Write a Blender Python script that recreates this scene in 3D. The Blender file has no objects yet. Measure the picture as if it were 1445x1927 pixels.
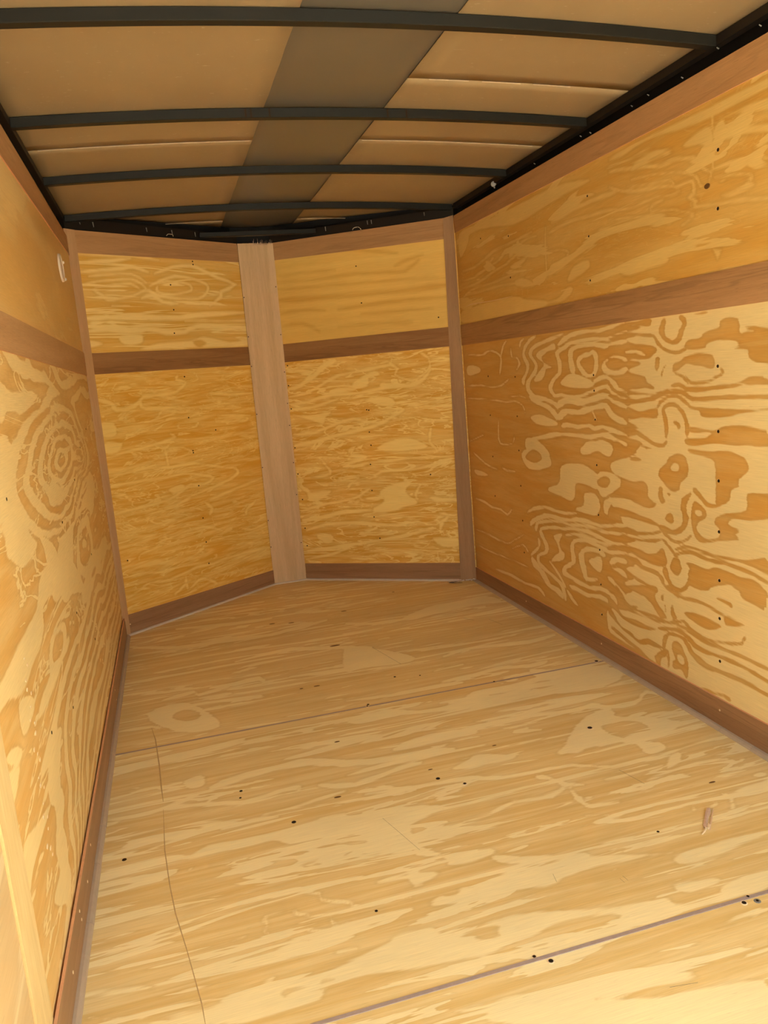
import bpy, bmesh, math, random
import numpy as np
from mathutils import Vector, Matrix

# ---------------------------------------------------------------- camera, world, light, exposure
W, L, H = 1.70015, 3.57383, 1.748          # inside width, straight length, height of the lining
BX0, BX1, BY = 0.74666, 0.91966, 0.52387   # nose board: left edge, right edge, how far it stands beyond L
scn = bpy.context.scene
col = scn.collection
cam_d = bpy.data.cameras.new('camera'); cam = bpy.data.objects.new('camera', cam_d); col.objects.link(cam)
cam_d.sensor_fit = 'HORIZONTAL'; cam_d.sensor_width = 36.0
cam_d.lens = 36.0 * 1473.587 / 1445.0
cam_d.clip_start = 0.01; cam_d.clip_end = 200
_r = Vector((0.95932, -0.26990, -0.08278)); _u = Vector((0.12630, 0.14823, 0.98085)); _f = Vector((0.25247, 0.95142, -0.17627))
_u = (_u - _f * _u.dot(_f)).normalized(); _r = _f.cross(_u).normalized()
cam.matrix_world = Matrix(((_r.x, _u.x, -_f.x, 0.29723), (_r.y, _u.y, -_f.y, 0.0), (_r.z, _u.z, -_f.z, 1.07212), (0, 0, 0, 1)))
scn.camera = cam
wd = bpy.data.worlds.new('overcast'); scn.world = wd; wd.use_nodes = True
_wt = wd.node_tree; _bg = _wt.nodes['Background']
_sky = _wt.nodes.new('ShaderNodeTexSky'); _sky.sky_type = 'NISHITA'; _sky.sun_disc = False
_sky.sun_elevation = math.radians(30); _sky.sun_rotation = math.radians(77); _sky.air_density = 1.0; _sky.dust_density = 9.0; _sky.ozone_density = 1.0
_tint = _wt.nodes.new('ShaderNodeMix'); _tint.data_type = 'RGBA'; _tint.blend_type = 'MULTIPLY'; _tint.inputs[0].default_value = 1.0
_wt.links.new(_sky.outputs[0], _tint.inputs[6]); _tint.inputs[7].default_value = (.98, .97, .79, 1)      # hazy bright sky, warm white balance
_wt.links.new(_tint.outputs[2], _bg.inputs[0]); _bg.inputs[1].default_value = 0.25
pl = bpy.data.lights.new('rear_opening_portal', 'AREA'); pl.shape = 'RECTANGLE'; pl.size = 1.68; pl.size_y = 1.74
po = bpy.data.objects.new('rear_opening_portal', pl); col.objects.link(po)
po.location = (W / 2, -0.08, 0.87); po.rotation_euler = (math.radians(90), 0, 0)   # samples the sky through the open rear
pl.cycles.is_portal = True
sun_d = bpy.data.lights.new('sun', 'SUN'); sun_d.energy = 4.0; sun_d.angle = math.radians(3); sun_d.color = (1.0, .98, .86)
sun = bpy.data.objects.new('sun', sun_d); col.objects.link(sun)
sun.rotation_euler = Vector((-.85, -.15, -.50)).to_track_quat('-Z', 'Y').to_euler()      # sun from the right and slightly beyond the nose: lights the yard, not the inside
scn.cycles.diffuse_bounces = 12
vs = scn.view_settings; scn.display_settings.display_device = 'sRGB'
vs.view_transform = 'Standard'; vs.look = 'None'; vs.gamma = 1.0; vs.use_curve_mapping = False
vs.exposure = 3.40

random.seed(5); rng = np.random.RandomState(11)

# ---------------------------------------------------------------- helpers
def srgb(r, g, b):
    f = lambda c: (c / 255 / 12.92) if c / 255 <= .04045 else ((c / 255 + .055) / 1.055) ** 2.4
    return (f(r), f(g), f(b), 1)

def tag(o, label=None, cat=None, group=None, kind=None):
    for k, v in (('label', label), ('category', cat), ('group', group), ('kind', kind)):
        if v: o[k] = v
    return o

def link(name, me, parent=None):
    o = bpy.data.objects.new(name, me); col.objects.link(o)
    if parent: o.parent = parent
    return o

def from_bm(name, bm, mats, parent=None, smooth=False):
    me = bpy.data.meshes.new(name); bm.to_mesh(me); bm.free()
    for m in (mats if isinstance(mats, (list, tuple)) else [mats]): me.materials.append(m)
    if smooth:
        for p in me.polygons: p.use_smooth = True
    return link(name, me, parent)

def empty(name, loc=(0, 0, 0)):
    o = bpy.data.objects.new(name, None); col.objects.link(o); o.location = loc; o.empty_display_size = .05
    return o

# frames: (u, v, d) -> world; d points into the trailer
_l = math.hypot(BX0, BY); FLD = (BX0 / _l, BY / _l); LFL = _l
_l = math.hypot(W - BX1, BY); FRD = ((W - BX1) / _l, -BY / _l); LFR = _l
FR_ = {
    'RW': lambda u, v, d: (W - d, u, v),
    'LW': lambda u, v, d: (d, u, v),
    'FL': lambda u, v, d: (FLD[0] * u + FLD[1] * d, L + FLD[1] * u - FLD[0] * d, v),
    'FR': lambda u, v, d: (BX1 + FRD[0] * u + FRD[1] * d, L + BY + FRD[1] * u - FRD[0] * d, v),
    'NO': lambda u, v, d: (u, L + BY - d, v),
    'FLR': lambda u, v, d: (u, v, d),
}

def polygon_field(U, V, shapes):
    """signed distance figure of a veneer: positive in the pale early wood, negative in the dark late wood"""
    F = np.full(U.shape, -0.03)
    for sg, txt in shapes:
        p = np.array(txt.split(), float).reshape(-1, 2) / 1000
        if sg[1] == 'p' and len(p) > 3:
            a, b, c, d = np.roll(p, 1, 0), p, np.roll(p, -1, 0), np.roll(p, -2, 0)
            p = np.concatenate([(.5 * (2 * b + (c - a) * t + (2 * a - 5 * b + 4 * c - d) * t * t + (3 * b - a - 3 * c + d) * t ** 3))[:, None] for t in (0, 1 / 3, 2 / 3)], 1).reshape(-1, 2)
        lo, hi = p.min(0) - .03, p.max(0) + .03
        m = np.nonzero((U > lo[0]) & (U < hi[0]) & (V > lo[1]) & (V < hi[1]))[0]
        if not len(m): continue
        u, v = U[m], V[m]; dist = np.full(len(m), 9.0); wn = np.zeros(len(m), int)
        for i in range(len(p)):
            x0, y0 = p[i]; x1, y1 = p[(i + 1) % len(p)]
            dx, dy = x1 - x0, y1 - y0; l2 = dx * dx + dy * dy + 1e-12
            t = np.clip(((u - x0) * dx + (v - y0) * dy) / l2, 0, 1)
            dist = np.minimum(dist, (u - x0 - t * dx) ** 2 + (v - y0 - t * dy) ** 2)
            cr = dx * (v - y0) - dy * (u - x0)
            wn += ((y0 <= v) & (y1 > v) & (cr > 0)).astype(int) - ((y0 > v) & (y1 <= v) & (cr < 0)).astype(int)
        s = np.clip(np.sqrt(dist), 0, .03) * np.where(wn != 0, 1, -1)
        F[m] = np.maximum(F[m], s) if sg[0] == '+' else np.minimum(F[m], -s)
    return F

def value_noise(u, v, seed):
    rs = np.random.RandomState(seed); T_ = rs.rand(64, 64); iu, iv = np.floor(u).astype(int), np.floor(v).astype(int); fu, fv = u - iu, v - iv
    fu, fv = fu * fu * (3 - 2 * fu), fv * fv * (3 - 2 * fv); g = lambda a, b: T_[a % 64, b % 64]
    return (g(iu, iv) * (1 - fu) + g(iu + 1, iv) * fu) * (1 - fv) + (g(iu, iv + 1) * (1 - fu) + g(iu + 1, iv + 1) * fu) * fv - .5

def left_wall_rings(U, V):
    """the swirling year rings of the left wall: nested ovals round three eyes and close bands near the floor"""
    def phi(u, v):
        w = value_noise(u / .22, v / .05, 1); u2 = u + .05 * w; v2 = v + .022 * value_noise(u / .30, v / .12, 2) + .010 * value_noise(u / .07, v / .05, 3)
        cone = lambda cu, cv, su, sv, n: n * np.maximum(0, 1 - np.sqrt(((u2 - cu) / su) ** 2 + ((v2 - cv) / sv) ** 2 + .004))
        p = cone(2.37, .905, .74, .195, 5.6) + cone(2.93, .86, .30, .085, 2.4) + cone(1.85, .53, .17, .05, 1.3) + cone(2.6, .62, .35, .10, 2.0)
        d = 1 / (1 + np.exp(-(u2 - 1.75) / .12))
        p = p + d * np.maximum(0, .46 - v2) / .042 + .9 * np.maximum(0, v2 - 1.05) / .06 * d
        return p + 1.5 * value_noise(u / .55, v / .16, 4) + .5 * value_noise(u / .2, v / .045, 5) + .4
    e = .002; p = phi(U, V); g = np.hypot((phi(U + e, V) - p) / e, (phi(U, V + e) - p) / e)
    return np.clip((np.cos(6.2832 * p) - .12) / (6.2832 * (g + 3.0)), -.03, .03)

def right_wall_rear(U, V):
    """the same broad rings carried on along the right wall towards the rear opening"""
    def phi(u, v):
        v2 = v + .03 * value_noise(u / .25, v / .10, 7) + .010 * value_noise(u / .06, v / .05, 8)
        return v2 / .13 + 1.3 * value_noise(u / .5, v / .15, 9) + 2.0 * np.exp(-((u - 1.05) / .22) ** 2 - ((v2 - .75) / .10) ** 2)
    e = .002; p = phi(U, V); g = np.hypot((phi(U + e, V) - p) / e, (phi(U, V + e) - p) / e)
    s = np.clip((np.cos(6.2832 * p) + .45) / (6.2832 * (g + 3.0)), -.03, .03)
    lim = 1.56 + .10 * value_noise(U / .3, V / .06, 6)
    return np.where(U < lim, s, -.03)

def quad_slab(bm, fr, c, d0, d1, uvl, swap=False, front=True):
    """box over the quad c (4 (u,v) corners) between depths d0 (back) and d1 (front); front face slot 0, edges slot 1"""
    f = FR_[fr]
    a = [bm.verts.new(f(u, v, d1)) for u, v in c]; b = [bm.verts.new(f(u, v, d0)) for u, v in c]
    fs = []
    if front: fs.append((a, 0))
    fs.append((b[::-1], 1))
    for i in range(4):
        j = (i + 1) % 4
        fs.append(([a[j], a[i], b[i], b[j]], 1))
    uv = {}
    for k in range(4): uv[a[k]] = c[k]; uv[b[k]] = (c[k][0] + .003, c[k][1] + .003)
    for vs_, mi in fs:
        F = bm.faces.new(vs_); F.material_index = mi
        for lp in F.loops:
            q = uv[lp.vert]; lp[uvl].uv = (q[1], q[0]) if swap else q

def board(name, fr, c, d0, d1, mats, parent, swap=False):
    bm = bmesh.new(); uvl = bm.loops.layers.uv.new('UVMap')
    quad_slab(bm, fr, c, d0, d1, uvl, swap)
    bmesh.ops.recalc_face_normals(bm, faces=bm.faces)
    return from_bm(name, bm, mats, parent)

def figured_panel(name, fr, c, d0, d1, key, mats, parent, step=.007, fine=None, clip=(), extra=None):
    """plywood sheet whose face carries a per-vertex ring figure (attribute 'figure')"""
    f = FR_[fr]
    bm = bmesh.new(); uvl = bm.loops.layers.uv.new('UVMap')
    u0, u1 = min(q[0] for q in c), max(q[0] for q in c); v0, v1 = min(q[1] for q in c), max(q[1] for q in c)
    if fine:
        us = np.concatenate([np.arange(u0, fine, .05), np.arange(max(fine, u0), u1, step), [u1]]) if fr != 'FLR' else np.append(np.arange(u0, u1, step), u1)
    else:
        us = np.append(np.arange(u0, u1, step), u1)
    n = max(2, int(round((v1 - v0) / step)))
    # follow the (slightly tapering) top and bottom edges
    (ua, va), (ub, vb), (uc, vc), (ud, vd) = c      # bottom-left, bottom-right, top-right, top-left
    grid = []
    for u in us:
        t = (u - u0) / (u1 - u0); lo = va + (vb - va) * t; hi = vd + (vc - vd) * t
        grid.append([(u, lo + (hi - lo) * k / n) for k in range(n + 1)])
    vv = [[bm.verts.new((p[0], p[1], 0)) for p in row] for row in grid]
    for i in range(len(us) - 1):
        for k in range(n): bm.faces.new((vv[i][k], vv[i + 1][k], vv[i + 1][k + 1], vv[i][k + 1]))
    for co, no in clip:
        bmesh.ops.bisect_plane(bm, geom=bm.verts[:] + bm.edges[:] + bm.faces[:], plane_co=co, plane_no=no, clear_outer=True)
    P = np.array([v.co[:2] for v in bm.verts]); F = polygon_field(P[:, 0], P[:, 1], FIG.get(key, []))
    if extra: F = np.maximum(F, extra(P[:, 0], P[:, 1]))
    lay = bm.verts.layers.float.new('figure')
    for v, q in zip(bm.verts, F): v[lay] = q
    for fa in bm.faces:
        for lp in fa.loops: lp[uvl].uv = lp.vert.co[:2]
    # edges and back
    be = [e for e in bm.edges if len(e.link_faces) == 1]
    r = bmesh.ops.extrude_edge_only(bm, edges=be)
    nv = [g for g in r['geom'] if isinstance(g, bmesh.types.BMVert)]
    for g in r['geom']:
        if isinstance(g, bmesh.types.BMFace): g.material_index = 1
    back = set(nv)
    ne = [e for e in bm.edges if e.verts[0] in back and e.verts[1] in back]
    rr = bmesh.ops.contextual_create(bm, geom=ne)
    for g in rr['faces']: g.material_index = 1
    for v in bm.verts: v.co = f(v.co.x, v.co.y, d0 if v in back else d1)
    return from_bm(name, bm, mats, parent)

def tube(bm, pts, rad, sides=6):
    """round wire through pts"""
    pts = [Vector(p) for p in pts]; rings = []
    for i, p in enumerate(pts):
        t = (pts[min(i + 1, len(pts) - 1)] - pts[max(i - 1, 0)]).normalized()
        a = t.orthogonal().normalized(); b = t.cross(a)
        r = rad[i] if isinstance(rad, (list, tuple)) else rad
        rings.append([bm.verts.new(p + (a * math.cos(2 * math.pi * k / sides) + b * math.sin(2 * math.pi * k / sides)) * r) for k in range(sides)])
    for i in range(len(rings) - 1):
        for k in range(sides): bm.faces.new((rings[i][k], rings[i][(k + 1) % sides], rings[i + 1][(k + 1) % sides], rings[i + 1][k]))
    bm.faces.new(rings[0][::-1]); bm.faces.new(rings[-1])

def disc(bm, fr, u, v, d, r, h=.0008, sides=8, mi=0, sx=1.0):
    f = FR_[fr]; a = []; b = []
    for k in range(sides):
        t = 2 * math.pi * k / sides
        a.append(bm.verts.new(f(u + r * sx * math.cos(t), v + r * math.sin(t), d + h))); b.append(bm.verts.new(f(u + r * sx * 1.15 * math.cos(t), v + r * 1.15 * math.sin(t), d - .0004)))
    for fc in [a] + [[b[k], b[(k + 1) % sides], a[(k + 1) % sides], a[k]] for k in range(sides)]:
        bm.faces.new(fc).material_index = mi

def ribbon(name, fr, pts, w, d, mat, parent):
    """thin line lying on a surface: a scratch or a split"""
    bm = bmesh.new(); f = FR_[fr]; p = [Vector((a, b, 0)) for a, b in pts]; row = []
    for i, q in enumerate(p):
        t = (p[min(i + 1, len(p) - 1)] - p[max(i - 1, 0)]).normalized(); nn = Vector((-t.y, t.x, 0))
        ww = w * (.35 if i in (0, len(p) - 1) else .8 + .4 * random.random())
        row.append([bm.verts.new(f(*(q + nn * s * ww / 2).xy, d)) for s in (-1, 1)] + [bm.verts.new(f(q.x, q.y, d + .0003))])
    for a, b in zip(row, row[1:]):
        bm.faces.new((a[0], a[2], b[2], b[0])); bm.faces.new((a[2], a[1], b[1], b[2]))
    return from_bm(name, bm, mat, parent)

def box(bm, x0, x1, y0, y1, z0, z1, mi=0):
    v = [bm.verts.new(p) for p in ((x0, y0, z0), (x1, y0, z0), (x1, y1, z0), (x0, y1, z0), (x0, y0, z1), (x1, y0, z1), (x1, y1, z1), (x0, y1, z1))]
    for f in ((3, 2, 1, 0), (4, 5, 6, 7), (0, 1, 5, 4), (1, 2, 6, 5), (2, 3, 7, 6), (3, 0, 4, 7)):
        bm.faces.new([v[i] for i in f]).material_index = mi

# ---------------------------------------------------------------- materials
class NT:
    def __init__(s, name, rough=.5, spec=.35, metal=0.0):
        s.m = bpy.data.materials.new(name); s.m.use_nodes = True; s.t = s.m.node_tree
        s.b = s.t.nodes['Principled BSDF']; s.b.inputs['Roughness'].default_value = rough
        s.b.inputs['Specular IOR Level'].default_value = spec; s.b.inputs['Metallic'].default_value = metal
    def n(s, t, **kw):
        x = s.t.nodes.new(t)
        for k, v in kw.items(): setattr(x, k, v)
        return x
    def put(s, sock, val):
        if hasattr(val, 'links') or isinstance(val, bpy.types.NodeSocket): s.t.links.new(val, sock)
        else: sock.default_value = val
    def math(s, op, a, b=0.0, c=None, clamp=False):
        x = s.n('ShaderNodeMath', operation=op, use_clamp=clamp); s.put(x.inputs[0], a); s.put(x.inputs[1], b)
        if c is not None: s.put(x.inputs[2], c)
        return x.outputs[0]
    def noise(s, vec, sc, detail=3, rough=.5, dist=0.0, off=(0, 0, 0)):
        mp = s.n('ShaderNodeMapping'); s.put(mp.inputs['Vector'], vec); mp.inputs['Scale'].default_value = sc; mp.inputs['Location'].default_value = off
        x = s.n('ShaderNodeTexNoise'); s.put(x.inputs['Vector'], mp.outputs[0]); x.inputs['Scale'].default_value = 1; x.inputs['Detail'].default_value = detail
        x.inputs['Roughness'].default_value = rough; x.inputs['Distortion'].default_value = dist
        return x.outputs['Fac']
    def ramp(s, v, a, b, lo=0.0, hi=1.0, mode='SMOOTHSTEP'):
        x = s.n('ShaderNodeMapRange', interpolation_type=mode); s.put(x.inputs[0], v)
        for i, q in enumerate((a, b, lo, hi)): s.put(x.inputs[i + 1], q)
        return x.outputs[0]
    def mix(s, f, a, b, mode='MIX'):
        x = s.n('ShaderNodeMix', data_type='RGBA', blend_type=mode); s.put(x.inputs[0], f); s.put(x.inputs[6], a); s.put(x.inputs[7], b)
        return x.outputs[2]
    def uv(s): return s.n('ShaderNodeUVMap', uv_map='UVMap').outputs[0]
    def col(s, c): s.put(s.b.inputs['Base Color'], c); return s.m

def plywood(name, dark, light, seed, gamp=.02, gbias=.02, gscale=(1.3, 8.0), rings=3.0, contrast=1.0, jit=(.005, .003), soft=.0025, rough=.5, spec=.3, fleck=.25, jfreq=(9, 95), deep=.18, tonemix=.25, tscale=(3, 26), veins=0.0, vscale=(2.2, 9), twist=.8, dexp=(.68, .76, .88)):
    """pale early wood over darker late wood: the traced figure, a generic ring pattern, soft streaks, thin veins and fibres"""
    dark = tuple(x ** e for x, e in zip(dark, dexp)) + (1,); light = tuple(x ** e for x, e in zip(light, (.55, .59, .74))) + (1,)
    s = NT(name, rough, spec); uv = s.uv(); o = (seed, seed * 1.7, 0)
    fig = s.n('ShaderNodeAttribute', attribute_name='figure').outputs['Fac']
    j1 = s.math('SUBTRACT', s.noise(uv, (jfreq[0], jfreq[1], 1), 3, .6, off=o), .5)
    j2 = s.math('SUBTRACT', s.noise(uv, (6, 26, 1), 3, .55, off=(o[1], o[0], 0)), .5)
    jt = s.math('ADD', s.math('MULTIPLY', j1, jit[0] * 2), s.math('MULTIPLY', j2, jit[1] * 2))
    n3 = s.noise(uv, (gscale[0], gscale[1], 1), 4, .55, 1.1, off=(seed * 3.1, seed * .7, 0))
    g = s.math('MULTIPLY', s.math('COSINE', s.math('MULTIPLY', s.math('SUBTRACT', n3, .5), 6.283 * rings * 1.6)), -gamp)
    g = s.math('SUBTRACT', g, gbias)
    F = s.math('ADD', s.math('MAXIMUM', fig, g), jt)
    mask = s.ramp(F, -soft, soft)
    edge = s.math('MULTIPLY', s.ramp(F, -.012, -.002), s.math('SUBTRACT', 1.0, mask))     # latewood is darkest where it meets the next ring
    tone = s.noise(uv, (1.6, 4.5, 1), 3, .5, off=(seed + 4, seed, 0))
    tone2 = s.noise(uv, (tscale[0], tscale[1], 1), 5, .6, twist, off=(seed + 9, seed, 0))
    fib = s.noise(uv, (14, 520, 1), 2, .6, off=o)
    m1 = s.math('MULTIPLY', s.ramp(tone2, .34, .70), tonemix)
    m2 = s.math('MULTIPLY', mask, contrast)
    if veins:
        nv = s.noise(uv, (vscale[0], vscale[1], 1), 4, .6, 1.4, off=(seed * .3, seed + 2, 0))
        v_ = s.math('ABSOLUTE', s.math('SUBTRACT', s.math('FRACT', s.math('MULTIPLY', nv, 7.0)), .5))
        gate = s.ramp(s.noise(uv, (2.5, 6, 1), 2, .5, off=(seed, 17, 0)), .42, .58)
        m2 = s.math('MAXIMUM', m2, s.math('MULTIPLY', s.math('MULTIPLY', s.ramp(v_, .02, .11, 1, 0), veins), gate))
    f_ = s.math('SUBTRACT', 1.0, s.math('MULTIPLY', s.math('SUBTRACT', 1.0, m1), s.math('SUBTRACT', 1.0, m2)))
    c = s.mix(f_, dark, light)
    c = s.mix(s.math('MULTIPLY', edge, deep), c, tuple(x * .62 for x in dark[:3]) + (1,))
    val = s.math('ADD', s.math('ADD', s.math('MULTIPLY', s.math('SUBTRACT', tone, .5), .34), s.math('MULTIPLY', s.math('SUBTRACT', fib, .5), .34)), 1.0)
    hv = s.n('ShaderNodeHueSaturation'); s.put(hv.inputs['Color'], c); s.put(hv.inputs['Value'], val); c = hv.outputs[0]
    fl = s.ramp(s.noise(uv, (30, 330, 1), 2, .5, off=(seed * 2, 3, 0)), .68, .78)
    c = s.mix(s.math('MULTIPLY', fl, fleck), c, tuple(x * .45 for x in dark[:3]) + (1,))
    bp = s.n('ShaderNodeBump'); bp.inputs['Strength'].default_value = .12; bp.inputs['Distance'].default_value = .001
    s.put(bp.inputs['Height'], s.math('ADD', fib, mask)); s.t.links.new(bp.outputs[0], s.b.inputs['Normal'])
    s.put(s.b.inputs['Roughness'], s.math('ADD', s.math('MULTIPLY', s.math('SUBTRACT', tone2, .5), .2), rough))
    return s.col(c)

def luan(name, c0, c1, seed, rough=.55, lines=.5):
    c0 = tuple(x ** .85 for x in c0[:3]) + (1,); c1 = tuple(x ** .85 for x in c1[:3]) + (1,)
    s = NT(name, rough, .25); uv = s.uv()
    n1 = s.noise(uv, (1.2, 22, 1), 4, .55, .6, off=(seed, seed, 0))
    n2 = s.noise(uv, (16, 600, 1), 2, .6, off=(seed, 0, 0))
    n3 = s.noise(uv, (.8, 16, 1), 3, .5, 1.2, off=(seed * 2.3, seed, 0))
    c = s.mix(s.ramp(n1, .3, .7), c0, c1)
    ln = s.ramp(s.math('ABSOLUTE', s.math('SUBTRACT', n3, .5)), .004, .03, 1, 0)
    c = s.mix(s.math('MULTIPLY', ln, lines * .55), c, tuple(x * .45 for x in c0[:3]) + (1,))
    hv = s.n('ShaderNodeHueSaturation'); s.put(hv.inputs['Color'], c); s.put(hv.inputs['Value'], s.math('ADD', s.math('MULTIPLY', s.math('SUBTRACT', n2, .5), .5), 1.0))
    fl = s.ramp(s.noise(uv, (34, 420, 1), 2, .5, off=(seed, 7, 0)), .64, .74)
    c = s.mix(s.math('MULTIPLY', fl, .38), hv.outputs[0], tuple(x * .4 for x in c0[:3]) + (1,))
    return s.col(c)

def plain(name, c, rough=.5, spec=.4, metal=0.0, var=.15, sc=30):
    s = NT(name, rough, spec, metal); g = s.n('ShaderNodeTexCoord').outputs['Object']
    n = s.noise(g, (sc, sc, sc), 4, .6)
    hv = s.n('ShaderNodeHueSaturation'); hv.inputs['Color'].default_value = c; s.put(hv.inputs['Value'], s.math('ADD', s.math('MULTIPLY', s.math('SUBTRACT', n, .5), var * 2), 1.0))
    return s.col(hv.outputs[0])

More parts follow.
